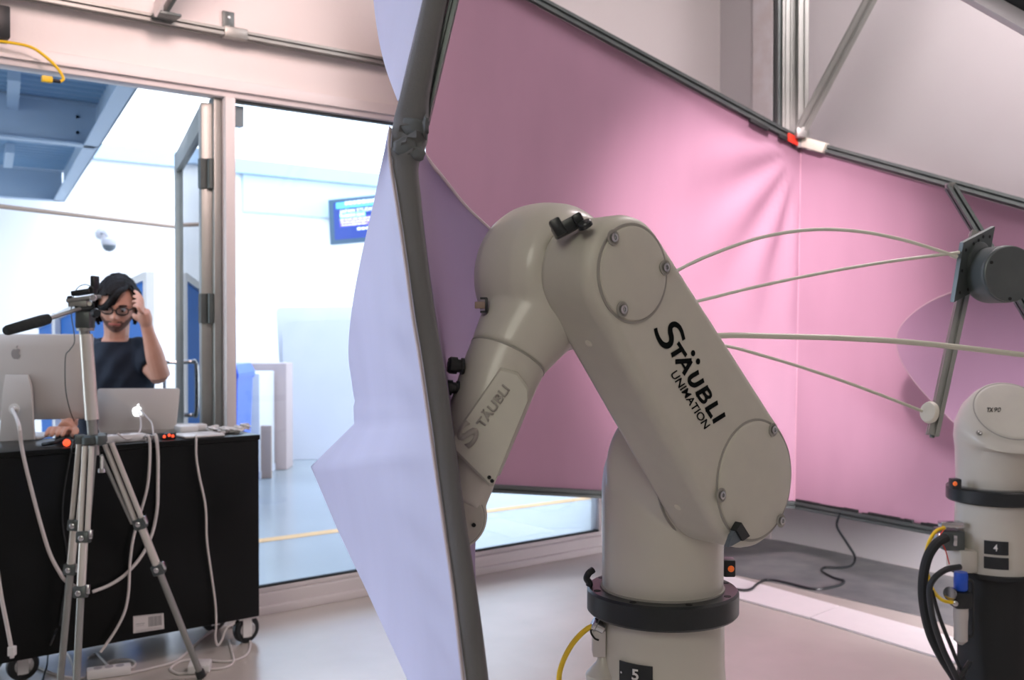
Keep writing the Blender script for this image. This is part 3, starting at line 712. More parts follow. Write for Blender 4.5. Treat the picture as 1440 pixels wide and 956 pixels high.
# ================================================================== ROBOTS
BOLT = [(.0075, 0), (.0075, .004), (.0045, .0042), (.004, .001)]
def bolt(p, nr, parent, r=.0075):
    o = obj('cover_screw', merge(lathe(p, nr, [(r*1.5, 0), (r*1.5, .0012), (r*1.15, .0012), (r*1.1, .0002)], 20)), MT['groove'], parent)
    obj('screw_head', lathe(p, nr, [(r*.85, 0), (r*.85, .004), (r*.45, .0045), (r*.4, .0015)], 16), MT['steel'], o)
def robot_base(root, Cc, zc, foot_z, ped=True, straight=False):
    """pedestal, foot flange, base, collar, turret tube; zc = top of black collar"""
    k = Cc.copy(); k.z = 0
    if ped:
        obj('pedestal', lathe(k, ZZ, [(.135, 0), (.135, .012), (.098, .012), (.098, foot_z-.012), (.125, foot_z-.012), (.125, foot_z)], 48), MT['blackm'], root)
    low = [(.112, foot_z), (.110, foot_z+.02)] if straight else [(.128, foot_z), (.128, foot_z+.012), (.126, foot_z+.05), (.118, foot_z+.058), (.112, foot_z+.075)]
    obj('base', lathe(k, ZZ, low + [(.108, foot_z+.11), (.1065, zc-.045), (.1065, zc-.04)], 64), MT['robot'], root)
    obj('collar', lathe(k, ZZ, [(.112, zc-.042), (.128, zc-.042), (.1315, zc-.038), (.1315, zc-.004), (.128, zc), (.106, zc), (.106, zc-.01)], 64), MT['black'], root)
    obj('collar_groove', lathe(k, ZZ, [(.1075, zc-.002), (.1075, zc+.003), (.106, zc+.003)], 64), MT['groove'], root)
def curved_plate(c, r, a0, a1, z0, z1, th=.0015, n=14):
    """a0..a1 given as world angle (radians) around c"""
    rings = []
    for k in range(n+1):
        a = a0 + (a1-a0)*k/n; d = Vector((math.cos(a), math.sin(a), 0)); b = Vector((c.x, c.y, 0))
        rings.append([b+d*r+ZZ*z0, b+d*(r+th)+ZZ*z0, b+d*(r+th)+ZZ*z1, b+d*r+ZZ*z1])
    return loft(rings)
def ang(p, c): return math.atan2(p.y-c.y, p.x-c.x)
def hull2(c0, r0, c1, r1, U, Vv, n=28):
    """outline of two circles joined by tangents, in plane (U,Vv)"""
    d = (c1-c0); L = d.length; e = d/L; f = U.cross(Vv).cross(e).normalized()
    ph = math.acos((r0-r1)/L); pts = []
    for k in range(n+1):
        a = ph + (2*math.pi-2*ph)*k/n; pts.append(c0 + (e*math.cos(a) + f*math.sin(a))*r0)
    for k in range(n+1):
        a = -ph + 2*ph*k/n; pts.append(c1 + (e*math.cos(a) + f*math.sin(a))*r1)
    return pts
def upper_arm(S, rS, E, rE, n_, h_, w0, w1):
    """capsule-like link between joints, w0..w1 along n_ from S/E front-plane origin"""
    def ring(w, ins): return [p for p in hull2(S + n_*w, rS-ins, E + n_*w, rE-ins, h_, ZZ)]
    return loft([ring(w0, .012), ring(w0+.003, .004), ring(w0+.012, 0), ring(w0+.016, 0), ring(w1-.024, 0), ring(w1-.020, 0), ring(w1-.010, .0030), ring(w1-.003, .0085), ring(w1, .016), ring(w1, .019)])

# ---------------- robot 5
C5 = CP((932-720)/1410*1.75, 1.75, 0)
n5 = CV(.643, -.766).normalized(); h5 = CV(.766, .643).normalized()
def W5(w, a, z): return C5 + n5*w + h5*a + ZZ*z
zc = .747
r5 = empty('industrial_robot', C5, 'large cream white industrial robot arm in the centre bent over with its elbow up', 'robot')
robot_base(r5, C5, zc, .50)
zS, zE, aE = .957, 1.277, -.284
# turret: tube + horizontal barrel, fused
tur = remesh(merge(lathe(C5, ZZ, [(.104, zc-.004), (.105, zc+.01), (.106, zS-.03), (.102, zS), (.085, zS+.05), (.05, zS+.085)], 64),
    lathe(W5(-.035, 0, zS), n5, [(.085, -.012), (.102, -.004), (.110, .012), (.110, .115), (.106, .123)], 64)), .0042, 8)
obj('turret', tur, MT['robot'], r5, smooth=50)
obj('turret_seam', lathe(W5(.083, 0, zS), n5, [(.1105, 0), (.1105, .0025)], 64), MT['groove'], r5)
S5, E5 = W5(.0, 0, zS), W5(.0, aE, zE)
arm = obj('upper_arm', upper_arm(S5, .111, E5, .084, n5, h5, .087, .195), MT['robot2'], r5, smooth=50)
# recessed side skirt line
def ringstrip(c, r, wv, w_=.003, th=.0015, seg=64): return lathe(c + n5*wv, n5, [(r-w_, 0), (r-w_, th), (r, th), (r, 0)], seg)
def cover(center, r, parent, w_=.195):
    o = obj('joint_cover', lathe(center + n5*w_, n5, [(r+.0035, -.004), (r+.0035, .0008), (r, .0008), (r-.001, .003), (r-.004, .0042), (r*.5, .0046), (.001, .0046)], 72), MT['robot2'], parent, smooth=25)
    obj('cover_seam', lathe(center + n5*w_, n5, [(r+.0042, -.001), (r+.0042, .0012), (r+.0006, .0012), (r+.0006, -.001)], 72), MT['groove'], o, smooth=0)
    return o
cs, ce = cover(S5, .094, arm), cover(E5, .067, arm)
fp = W5(.200, 0, zS)
for x, y in ((1087, 604), (1014, 696), (1098, 732)):
    bolt(PL(x, y, fp, n5), n5, cs)
for x, y in ((862, 334), (875, 435), (935, 376)):
    bolt(PL(x, y, fp, n5), n5, ce)
# black latch tab at lower cover edge
q = PL(1031, 747, fp, n5)
lt = obj('latch_tab', prism([PL(1034, 733, fp, n5), PL(1046, 752, fp, n5), PL(1036, 759, fp, n5), PL(1027, 744, fp, n5)], n5*.012), MT['black'], arm, smooth=0, label='black rubber tab')
obj('latch_base', prism([PL(1030, 742, fp, n5), PL(1040, 757, fp, n5), PL(1024, 766, fp, n5), PL(1018, 768, fp, n5), PL(1024, 752, fp, n5)], n5*.008), mat('grey_blue_rubber', (.12, .15, .18), .5), arm, smooth=0)
# plugs on the link side
for x, y, w_ in ((828, 483, .15), (953, 713, .15)):
    r_ = ray(x, y)
    # intersect with lower-left tangent plane of the arm
    dlk = (S5-E5).normalized(); sd = n5.cross(dlk).normalized(); sd = sd if sd.dot(RT) < 0 else -sd
    ph = math.asin((.111-.084)/(S5-E5).length); sd2 = (sd*math.cos(ph) - dlk*math.sin(ph)).normalized()
    pt = E5 + n5*w_ + sd2*.084
    hit = PL(x, y, pt, sd2)
    obj('side_plug', lathe(hit, sd2, [(.0062, -.002), (.0062, .0006), (.004, .001)], 20), MT['bone'], arm, label='small ivory plug')
# lettering on the arm
tp = W5(.1955, 0, zS)
def T5(s, a, b, t, bold=0, sh=0): return obj('lettering', textg(s, PL(*a, tp, n5), PL(*b, tp, n5), PL(*t, tp, n5), .0006, bold, sh), MT['ink'], arm, smooth=0)
def LP(x, y): return PL(x, y, tp, n5)
def LG(s_, t): return LP(941 + .529*s_ + .8505*t, 494.5 + .848*s_ - .525*t)      # along the baseline, up the letter (px)
HW = .0036
def letter(*gs): return obj('letter', merge(*gs), MT['ink'], arm, smooth=0)
def st(pts, hw=HW, sm=0): return ribbon([LG(*q) for q in pts], hw, n5, .0006, sm)
Q = lambda x, y: LP(900 + x/5.033, 430 + y/5.033)
letter(ribbon([Q(109, 158), Q(117, 195), Q(133, 235), Q(158, 270), Q(190, 282), Q(217, 262), Q(222, 225), Q(214, 185), Q(216, 148), Q(240, 130), Q(270, 142), Q(293, 178), Q(310, 240)], lambda t: .0034 + .0016*math.sin(math.pi*t)**2, n5, .0006, 6))
letter(st([(6, 0), (6, 17)]), st([(-4.5, 17.2), (17.5, 17.2)], .0031))
letter(st([(16.5, 0), (27, 20)]), st([(37.5, 0), (27, 20)]), st([(20.5, 6.5), (33.5, 6.5)], .0019), *[lathe(Q(*q_), n5, [(.0046, 0), (.0046, .0006)], 24) for q_ in ((375, 335), (410, 393))])
letter(st([(46, 20), (46, 8), (48, 3.4), (52.5, 1.8), (57, 3.4), (59.5, 8), (59.5, 20)], HW, 5))
letter(st([(71, 0), (71, 20)]), st([(71, 1.6), (80, 1.6), (85, 3.2), (86, 6), (84, 9), (80, 10.6), (72, 10.6)], .0027, 5), st([(71, 18.4), (79, 18.4), (83, 17), (84, 14.5), (82.5, 12), (79, 10.8), (72, 10.8)], .0026, 5))
letter(st([(96.5, 0), (96.5, 20)]), st([(96.5, 1.8), (110, 1.9)], .0031))
letter(st([(116, 0), (116, 20)]))
o = T5('UNIMATION', (942.5, 526), (990.5, 603.5), (998.8, 597.5), .004)
# elbow: joint drum, forearm bulb and tube
bulb_c = W5(.035, aE, zE)
fpth = [P(778, 392, 1.535), P(752, 440, 1.52), P(714, 503, 1.49), P(680, 590, 1.465), P(657, 650, 1.445)]
rr_ = [.095, .078, .0595, .054, .051]
def ringat(p, ax_, r, k=1.0, n=40):
    ax_ = ax_.normalized(); u = FW.cross(ax_).normalized(); v = ax_.cross(u); return [p + u*math.cos(6.28318*i/n)*r + v*math.sin(6.28318*i/n)*r*k for i in range(n)]
rings = []
FP = spline(fpth, 6); NR = len(FP)
def rl(t):
    x = t*4; i = min(int(x), 3); return rr_[i] + (rr_[i+1]-rr_[i])*(x-i)
rings = [ringat(FP[i], (FP[min(i+1, NR-1)]-FP[max(i-1, 0)]), rl(i/(NR-1))) for i in range(0, NR)]
seamI = 12
fore_up = remesh(merge(lathe(W5(-.045, aE, zE), n5, [(.060, -.02), (.090, -.008), (.108, .012), (.116, .035), (.117, .065), (.112, .10), (.098, .125), (.088, .134)], 72), loft(rings[:seamI+1])), .0042, 12)
fo = obj('elbow_housing', fore_up, MT['robot'], r5, smooth=60)
obj('elbow_drum', lathe(W5(.078, aE, zE), n5, [(.0835, 0), (.0835, .0095)], 64), MT['robot'], fo)
obj('drum_seam', lathe(W5(.0865, aE, zE), n5, [(.0845, -.0012), (.0848, .0012)], 64), MT['groove'], fo)
ax_ = (FP[13]-FP[11]).normalized()
obj('forearm_seam', lathe(FP[seamI] - ax_*.001, ax_, [(.0600, 0), (.0600, .0022)], 64), MT['groove'], fo)
fa = obj('forearm', loft([ringat(FP[seamI] + ax_*.001, ax_, .0592)] + rings[seamI+1:]), MT['robot'], r5, smooth=50)
# raised name plate on the forearm
def faceP(x, y, off=0): return P(x, y, 1.388 + (655-y)*.00022 + off)
pl = [(706, 514), (722, 520), (741, 556), (690, 684), (684, 680), (641, 637), (640, 606), (650, 590)]
pl = [(704, 517), (728, 524), (743, 545), (744, 562), (694, 684), (688, 684), (636, 632), (634, 618)]
fr = [faceP(x, y) for x, y in pl]; cpl = sum(fr, Vector())/len(fr)
ins_ = [p + (cpl-p)*.05 for p in fr]; outr = [p + (p-cpl)*.015 + FW*.05 for p in fr]
plate = obj('name_panel', loft([ [p + (p-cpl)*.01 + FW*.012 for p in fr], [p + FW*.003 for p in fr], [p - FW*.0 for p in ins_]]), MT['robot2'], fa, smooth=30)
obj('panel_body', loft([[p + FW*.04 for p in fr], [p + FW*.011 for p in fr]]), MT['robot'], fa, smooth=30)
pn = (faceP(700, 600)-faceP(650, 600)).cross(faceP(650, 650)-faceP(650, 600)).normalized(); 
EMB = mat('embossed_enamel', (.40, .375, .34), .5)
def TF(s, a, b, t, bold): return obj('embossed_lettering', textg(s, faceP(*a, -.0012), faceP(*b, -.0012), faceP(*t, -.0012), .0012, bold), EMB, plate, smooth=0)
TF('S', (660, 632), (676, 607), (655, 588), .03); TF('TÄUBLI', (679, 603), (717, 548), (707, 540), .02)
for x, y in ((688, 671), (692, 676)): obj('screw', lathe(faceP(x, y, -.001), -FW, [(.0028, 0), (.0028, .001)], 10), MT['blackm'], plate)
# wrist
wc = P(634, 722, 1.45)
wd = CV(.25, -.97).normalized()
wr = obj('wrist', remesh(merge(lathe(wc + wd*-.045, wd, [(.040, -.004), (.0465, .002), (.0475, .01), (.0475, .075), (.045, .082), (.042, .084)], 48), loft([ringat(P(662, 640, 1.447), ax_, .045), ringat(P(652, 668, 1.445), ax_, .047), ringat(P(640, 705, 1.445), ax_, .044)])), .003, 5), MT['robot'], r5, smooth=60)
obj('wrist_cover', lathe(wc + wd*.039, wd, [(.040, 0), (.040, .0015), (.0385, .003), (.001, .003)], 48), MT['robot2'], wr, smooth=30)
obj('cover_seam', lathe(wc + wd*.039, wd, [(.0415, -.0005), (.0415, .0008), (.040, .0008)], 48), MT['groove'], wr)
obj('screw', lathe(PL(666, 738, wc+wd*.042, wd), wd, [(.003, 0), (.003, .002)], 10), MT['blackm'], wr)
obj('tool_flange', cyl(P(634, 738, 1.46), P(640, 790, 1.47), .024, .024), MT['dgrey'], r5)
# connectors on elbow top and forearm back
u5 = CV(.80, .25, .55).normalized()
cc = W5(.045, aE+.02, zE+.112)
ax5 = (n5, h5, ZZ)
cn = obj('cable_socket', merge(boxg(P(799, 318, 1.405), .046, .03, .019, (CV(.80, 0, .42).normalized(), FW, CV(-.42, 0, .80).normalized()), .003), boxg(P(784, 320, 1.395), .016, .024, .026, (CV(.80, 0, .42).normalized(), FW, CV(-.42, 0, .80).normalized()), .003), boxg(P(812, 308, 1.395), .014, .024, .015, (CV(.80, 0, .42).normalized(), FW, CV(-.42, 0, .80).normalized()), .003)), MT['black'], fo, label='black hinged cable socket')
obj('oval_plug', lathe(P(824, 319, 1.378), CV(-.45, -.35, .82).normalized(), [(.0105, 0), (.0105, .006), (.009, .008)], 24), MT['black'], arm, label='black round plug')
fs_ = P(684, 429, 1.475)
obj('clip', merge(boxg(fs_, .004, .012, .022, (RT, FW, ZZ), .001), boxg(fs_ + RT*-.004 + ZZ*.010, .010, .012, .003, (RT, FW, ZZ)), boxg(fs_ + RT*-.004 - ZZ*.010, .010, .012, .003, (RT, FW, ZZ))), MT['black'], fo)
obj('clip_tongue', boxg(fs_ + RT*-.009, .016, .008, .010, (RT, FW, ZZ), .001), MT['tan'], fo)
for i, (x, y, s_) in enumerate(((640, 517, 1.0), (633, 548, .9))):
    b = P(x+12, y-2, 1.455); t_ = P(x-11, y-4, 1.45); a_ = (t_-b).normalized()
    k = obj('connector', lathe(b, a_, [(.012*s_, 0), (.012*s_, .004), (.0095*s_, .004), (.0095*s_, .010), (.0125*s_, .010), (.0125*s_, .020), (.010*s_, .023)], 24), MT['black'], fa, label='black round screw connector')
# number plate on the base, hook clip, indicator on collar
z1, z2 = PCYL(895, 934, C5, .109).z, PCYL(895, 934, C5, .109).z-.075
a0, a1 = ang(PCYL(872, 940, C5, .1085), C5), ang(PCYL(918, 940, C5, .1085), C5)
npl = obj('number_plate', curved_plate(C5, .1085, a0, a1, z2, z1, .002), MT['black'], r5)
def Tcyl(s, a, b, t, c, r, parent):
    A, B, T = PCYL(*a, c, r), PCYL(*b, c, r), PCYL(*t, c, r); return obj('lettering', textg(s, A, B, T, .0008, .02), MT['wplast'], parent, smooth=0)
Tcyl('5', (888.5, 955), (898, 956.5), (898, 941.5), C5, .1118, npl)
obj('screw', lathe(PCYL(874, 945, C5, .111), (PCYL(874, 945, C5, .111)-C5-ZZ*PCYL(874, 945, C5, .111).z).normalized(), [(.002, 0), (.002, .001)], 8), MT['steel'], npl)
cb = P(826, 817, 1.76)
obj('collar_hook', tube([P(834, 801, 1.76), P(828, 806, 1.755), P(825, 813, 1.755), P(829, 820, 1.755), P(828, 824, 1.755)], .006, 10), MT['black'], r5)
for k in range(8):
    a = .35 + k*math.pi/4; d = Vector((math.cos(a), math.sin(a), 0)); obj('collar_bolt_hole', lathe(C5 + d*.119 + ZZ*(zc-.0002), ZZ, [(.006, 0), (.006, .001), (.003, .0006)], 14), MT['blackm'], r5)
lp_ = P(1024, 797, 1.86)
ib = obj('indicator_box', boxg(lp_, .022, .03, .032, (RT, FW, ZZ), .003), MT['black'], r5)
obj('lamp_lens', lathe(lp_ - FW*.0155 + RT*.002, -FW, [(.006, 0), (.005, .003), (.002, .004)], 14), MT['orange'], ib)
# connector block and yellow air line at the base side
vb = P(842, 902, 1.73)
vblk = obj('valve_block', boxg(vb + ZZ*-.0, .022, .03, .045, (RT, FW, ZZ), .002), MT['brush'], r5)
obj('brass_fitting', cyl(P(836, 877, 1.72), P(850, 884, 1.72), .0105, seg=20, bev=.002), MT['steel'], vblk)
obj('fitting_ring', cyl(P(833, 875, 1.72), P(839, 878, 1.72), .0125, seg=20, bev=.002), MT['steel'], vblk)
obj('small_wire', tube([P(834, 877, 1.72), P(831, 888, 1.715), P(836, 897, 1.715), P(842, 900, 1.715)], .0018, 6), MT['blackm'], vblk)
obj('base_ear', lathe(P(848, 975, 1.73), ZZ, [(.030, 0), (.030, .035), (.024, .042), (.012, .055), (.006, .075)], 24), MT['robot'], r5)
tag(obj('air_hose', tube([P(838, 879, 1.72), P(824, 885, 1.72), P(805, 905, 1.73), P(791, 932, 1.74), P(786, 960, 1.75), P(790, 1020, 1.78), PZ(800, 1180, .01)], .0048, 10), MT['yellow']), 'yellow air hose curving down from the side of the central robot base', 'hose')

# ---------------- robot 4
C4 = CP((1400-720)/1410*2.92, 2.92, 0)
r4 = empty('industrial_robot', C4, 'second cream white robot arm on a black pedestal at the right edge', 'robot')
zc4 = 1.2-(693-461)/1410*2.92+.02; f4 = 1.2-(806-461)/1410*2.86
robot_base(r4, C4, zc4, f4, straight=True)
n4 = CV(.30, -.95).normalized(); h4 = CV(.95, .30).normalized(); zS4 = zc4+.215
nc = CV(-.10, -.74, .66).normalized(); cf = P(1421, 579, 2.86); Xc = CV(.99, -.13).normalized(); Yc = nc.cross(Xc).normalized(); Yc = Yc if Yc.z > 0 else -Yc
Xc = Xc if Yc.cross(nc).dot(Xc) > 0 else Xc
def rg4(c, r, X, Y, n=64): return [c + X*math.cos(6.2831853*k/n)*r + Y*math.sin(6.2831853*k/n)*r for k in range(n)]
zb = zS4 - .105
b0_ = C4 + ZZ*zb; rings = [rg4(C4 + ZZ*(zc4-.004), .103, RT, FW), rg4(C4 + ZZ*(zc4+.01), .105, RT, FW), rg4(C4 + ZZ*(zb-.03), .107, RT, FW), rg4(b0_, .108, RT, FW)]
for t, bu in ((.25, .014), (.5, .022), (.75, .020), (.93, .008)):
    X = (RT*(1-t)+Xc*t).normalized(); Y = (FW*(1-t)+Yc*t).normalized(); rings.append(rg4(b0_*(1-t)+cf*t, .108*(1-t)+.106*t+bu, X, Y))
rings += [rg4(cf, .1065, Xc, Yc), rg4(cf + nc*.004, .100, Xc, Yc), rg4(cf + nc*.004, .097, Xc, Yc)]
tu = obj('turret', loft(rings), MT['robot'], r4, smooth=60)
obj('dome_cover', lathe(cf + nc*.004, nc, [(.098, -.006), (.098, .001), (.094, .003), (.090, .0034), (.05, .005), (.001, .005)], 64), MT['robot2'], tu, smooth=25)
obj('cover_seam', lathe(cf + nc*.003, nc, [(.101, -.004), (.101, .0018), (.0975, .0018)], 64), MT['groove'], tu)
n4 = CV(.95, .30).normalized() if False else nc
bolt(PL(1377, 609, cf + nc*.006, nc), nc, tu, .006)
tq = cf + nc*.0095
obj('lettering', textg('TX', PL(1388, 579, tq, n4), PL(1397, 579, tq, n4), PL(1397, 573, tq, n4), .0006, .03, .2), MT['blackm'], tu, smooth=0)
obj('lettering', textg('90', PL(1398, 579, tq, n4), PL(1407.5, 579, tq, n4), PL(1407.5, 573, tq, n4), .0006, 0, .2), MT['blackm'], tu, smooth=0)
obj('waist_seam', lathe(C4 + ZZ*(zS4-.075), ZZ, [(.1068, 0), (.1068, .0015)], 64), MT['groove'], tu)
ib = obj('indicator_box', boxg(P(1343, 680, 2.86), .026, .03, .030, (RT, FW, ZZ), .003), MT['black'], r4)
obj('lamp_lens', lathe(P(1343, 680, 2.84), -FW, [(.0065, 0), (.005, .004), (.002, .005)], 14), MT['orange'], ib)
for (ya, yb, s_) in ((761, 780, '4'), (783.5, 800, None)):
    a, b = PCYL(1384, ya, C4, .110), PCYL(1418, ya, C4, .110)
    z1, z2 = PCYL(1400, ya, C4, .110).z, PCYL(1400, yb, C4, .110).z
    r_ = .109 if s_ else .111
    npl = obj('number_plate', curved_plate(C4, r_, ang(a, C4), ang(b, C4), z2, z1, .003), MT['black'], r4)
    if s_: Tcyl('4', (1397, 774.5), (1403, 775), (1403, 765.5), C4, .1128, npl)
# side foot bracket + connector cluster
fb = obj('foot_bracket', boxg(P(1352, 785, 2.9), .05, .10, .065, (RT, FW, ZZ), .006), MT['robot'], r4)
cl = obj('connector_block', boxg(P(1334, 757, 2.9), .06, .08, .055, (RT, FW, ZZ), .004), MT['dgrey'], r4)
obj('silver_bar', boxg(P(1337, 737, 2.88), .065, .03, .016, (RT, FW, ZZ), .003), MT['steel'], cl)
obj('latch', boxg(P(1343, 760, 2.84), .010, .01, .03, (RT, FW, ZZ), .002), MT['steel'], cl)
obj('gland', lathe(P(1325, 757, 2.87), -RT, [(.016, 0), (.016, .01), (.012, .018)], 16), MT['steel'], cl)
# wrist + flange that hold the bracket plate, forearm off to the right
wc4 = P(1407, 386, 2.425); wn = CV(.12, -.99).normalized()
E4 = CP(2.15, 3.05, 1.5)
S4 = C4 + h4*.05 + ZZ*zS4
obj('upper_arm', loft([ringat(S4 + RT*.14 + FW*.05, (E4-S4), .09), ringat(E4, (E4-S4), .075)]), MT['robot2'], r4, smooth=50)
obj('elbow_housing', lathe(E4 - wn*.12, wn, [(.08, 0), (.095, .012), (.095, .2), (.08, .215)], 40), MT['robot'], r4)
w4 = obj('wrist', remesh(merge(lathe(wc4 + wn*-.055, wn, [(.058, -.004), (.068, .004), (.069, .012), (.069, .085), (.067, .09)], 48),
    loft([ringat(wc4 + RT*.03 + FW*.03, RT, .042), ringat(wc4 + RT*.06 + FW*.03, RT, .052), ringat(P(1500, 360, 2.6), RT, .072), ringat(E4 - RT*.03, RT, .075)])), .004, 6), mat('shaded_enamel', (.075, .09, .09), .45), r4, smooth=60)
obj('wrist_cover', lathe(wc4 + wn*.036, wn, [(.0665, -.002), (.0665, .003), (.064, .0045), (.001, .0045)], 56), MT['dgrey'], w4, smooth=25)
for x, y in ((1394, 369), (1420, 420)): obj('screw', lathe(PL(x, y, wc4 + wn*.041, wn), wn, [(.004, 0), (.004, .002)], 10), MT['blackm'], w4)
plc = [P(1355, 341, 2.42), P(1399.5, 318, 2.50), P(1384, 402, 2.50), P(1341.5, 425, 2.42)]
pnr = (plc[1]-plc[0]).cross(plc[3]-plc[0]).normalized(); pnr = pnr if pnr.dot(RT) > 0 else -pnr
br = empty('bracket_plate', plc[3], 'grey drilled metal plate clamped to the wrist of the right hand robot', 'bracket')
obj('plate', prism(plc, -pnr*.010), MT['dgrey'], br, smooth=0)
ctr = sum(plc, Vector())/4
def pq(u, v): return plc[0]*(1-u)*(1-v) + plc[1]*u*(1-v) + plc[2]*u*v + plc[3]*(1-u)*v
for u, v in ((.12, .16), (.35, .12), (.5, .1), (.64, .08), (.87, .14), (.15, .88), (.42, .90), (.62, .86), (.75, .9), (.1, .5)):
    obj('drilled_hole', lathe(pq(u, v), pnr, [(.0042, 0), (.0042, .0008), (.002, .0004)], 10), MT['blackm'], br)
obj('flange_ring', lathe(pq(.62, .5), pnr, [(.050, 0), (.050, .006), (.046, .008)], 40), MT['dgrey'], br)
obj('flange', cyl(pq(.62, .5) + pnr*.006, wc4 - wn*.03 + RT*-.005, .045, .045, 40), MT['blackm'], r4)
# profiles hung on the plate
fp0, fp1 = P(1373, 326, 2.56), P(1311, 612, 2.50)
vr = empty('rod_profile', fp1, 'long slotted aluminium profile hanging below the bracket plate', 'profile')
obj('profile', slot(fp0, fp1, FW + RT*.2, .027, .027), MT['alu'], vr)
obj('end_core', cyl(fp1, fp1 + (fp1-fp0).normalized()*.006, .006), MT['dgrey'], vr)
obj('rod_socket', lathe(P(1309, 580, 2.49), CV(-.93, -.42, .18).normalized(), [(.027, 0), (.028, .004), (.024, .012), (.008, .016)], 28), MT['bone'], vr, label='round ivory rod socket')
dg0, dg1 = P(1336, 262, 3.0), P(1450, 448, 2.75)
dgp = empty('diagonal_profile', dg0, 'short diagonal slotted profile from the screen top edge to the bracket plate', 'profile')
obj('profile', slot(dg0, dg1, FW, .026, .026), MT['dgrey'], dgp)
obj('hook', boxg(dg0, .02, .03, .02, (RT, FW, ZZ), .002), MT['alu'], dgp)
# hub for the bent rods
hub = P(790, 479, 2.45)
def rodT(pts, r, label, grp=None, m='rod'):
    o = obj('bent_rod', tube([P(*p) for p in pts], r, 10, 8), MT[m]); tag(o, label, 'rod', grp or 'bent fibreglass rods'); return o
rodT([(792, 470, 2.42), (850, 436, 2.4), (945, 384, 2.38), (1000, 358, 2.38), (1070, 334, 2.38), (1140, 323, 2.38), (1205, 325, 2.39), (1265, 336, 2.40), (1310, 349, 2.41), (1346, 361, 2.42)], .0042, 'uppermost bent rod arching over to the bracket plate')
rodT([(792, 478, 2.42), (860, 452, 2.4), (975, 425, 2.38), (1060, 404, 2.38), (1160, 383, 2.39), (1255, 367, 2.40), (1349, 355, 2.42)], .0040, 'second rod rising gently to the bracket plate')
rodT([(790, 481, 2.30), (830, 480, 2.28), (1005, 472, 2.2), (1100, 473, 2.2), (1200, 476, 2.22), (1300, 483, 2.26), (1440, 499, 2.32), (1560, 514, 2.36)], .0066, 'thickest pale rod crossing to the right edge')
rodT([(792, 485, 2.42), (880, 476, 2.4), (1005, 484, 2.38), (1080, 502, 2.40), (1160, 527, 2.43), (1230, 552, 2.46), (1302, 580, 2.5)], .0040, 'lowest rod running down to the round ivory socket')
hb = empty('rod_hub', hub, 'ivory hub behind the elbow where the bent rods meet', 'hub')
obj('hub', lathe(hub - RT*.03, RT, [(.02, 0), (.03, .01), (.03, .04), (.02, .05)], 24), MT['bone'], hb)
obj('hub_stem', cyl(hub, P(752, 478, 2.28), .01), MT['alu'], hb)
obj('rod_socket', lathe(P(1352, 359, 2.44), CV(-1, -.05, .0).normalized(), [(.013, 0), (.011, .01), (.004, .028)], 20), MT['bone'], br)
# hoses and filter regulator
def cab(name, pts, r, m, label, cat='cable', grp=None, n=8): return tag(obj(name, tube(pts, r, 10, n), MT[m]), label, cat, grp)
cab('robot_hose', [P(1330, 756, 2.82), P(1316, 765, 2.80), P(1304, 785, 2.80), P(1298, 815, 2.80), P(1299, 850, 2.80), P(1308, 890, 2.80), P(1325, 925, 2.80), P(1350, 965, 2.80), P(1375, 1020, 2.84)], .0135, 'blackm', 'thick black hose bowing out from the connector block of the right robot', 'hose')
cab('power_cable', [P(1350, 797, 2.80), P(1330, 801, 2.78), P(1314, 813, 2.77), P(1307, 830, 2.77), P(1312, 870, 2.77), P(1327, 915, 2.77), P(1346, 955, 2.77), P(1365, 1010, 2.8)], .0085, 'black', 'thinner black cable looping below the foot of the right robot')
cab('power_cable', [P(1310, 830, 2.83), P(1322, 870, 2.83), P(1340, 915, 2.83), P(1352, 945, 2.83), P(1380, 1020, 2.83)], .0055, 'black', 'thin black cable behind the thick hose')
cab('power_cable', [P(1364, 930, 2.83), P(1348, 955, 2.81), P(1330, 985, 2.80), PZ(1290, 1040, .01)], .007, 'black', 'short black cable crossing low beside the black pedestal')
cab('air_line', [P(1328, 742, 2.86), P(1316, 747, 2.84), P(1306, 763, 2.83), P(1302, 785, 2.86), P(1305, 810, 2.86), P(1313, 831, 2.84), P(1326, 844, 2.80), P(1341, 847, 2.78)], .005, 'yellow', 'yellow air line from the right robot down to the filter regulator', 'hose')
cab('signal_wire', [P(1327, 745, 2.84), P(1321, 756, 2.82), P(1329, 772, 2.82), P(1335, 793, 2.84)], .0016, 'red', 'fine red wire at the right robot connector block')
fr0 = P(1351, 840, 2.82)
fg = empty('filter_regulator', P(1351, 905, 2.82), 'air filter regulator with a blue cap beside the black pedestal', 'regulator')
def fz(y): return P(1351, y, 2.82)
obj('blue_knob', merge(lathe(fz(830), ZZ, [(.016, 0), (.019, .006), (.019, .045), (.017, .052)], 18)), MT['blue'], fg)
obj('body', boxg(fz(842) , .05, .045, .045, (RT, FW, ZZ), .006), MT['black'], fg)
obj('gauge', lathe(P(1338, 834, 2.81), CV(-.8, -.6).normalized(), [(.018, 0), (.018, .012), (.015, .014)], 24), MT['black'], fg)
obj('gauge_rim', lathe(P(1336.5, 834, 2.80), CV(-.8, -.6).normalized(), [(.0185, 0), (.0185, .003), (.016, .003)], 24), MT['steel'], fg)
obj('bowl', lathe(fz(903), ZZ, [(.006, -.006), (.012, 0), (.0185, .006), (.0185, .06), (.020, .075), (.020, .098)], 20), MT['brush'], fg)
obj('drain', lathe(fz(907), ZZ, [(.003, 0), (.004, .012)], 10), MT['black'], fg)
obj('port', lathe(P(1343, 848, 2.785), CV(-.3, -1).normalized(), [(.008, 0), (.008, .006), (.005, .008)], 14), MT['steel'], fg)
obj('mount_strap', tube([fz(815) + RT*.022, fz(820) + RT*.034, fz(850) + RT*.034, fz(890) + RT*.034, fz(895) + RT*.02], .004, 8), MT['black'], fg)
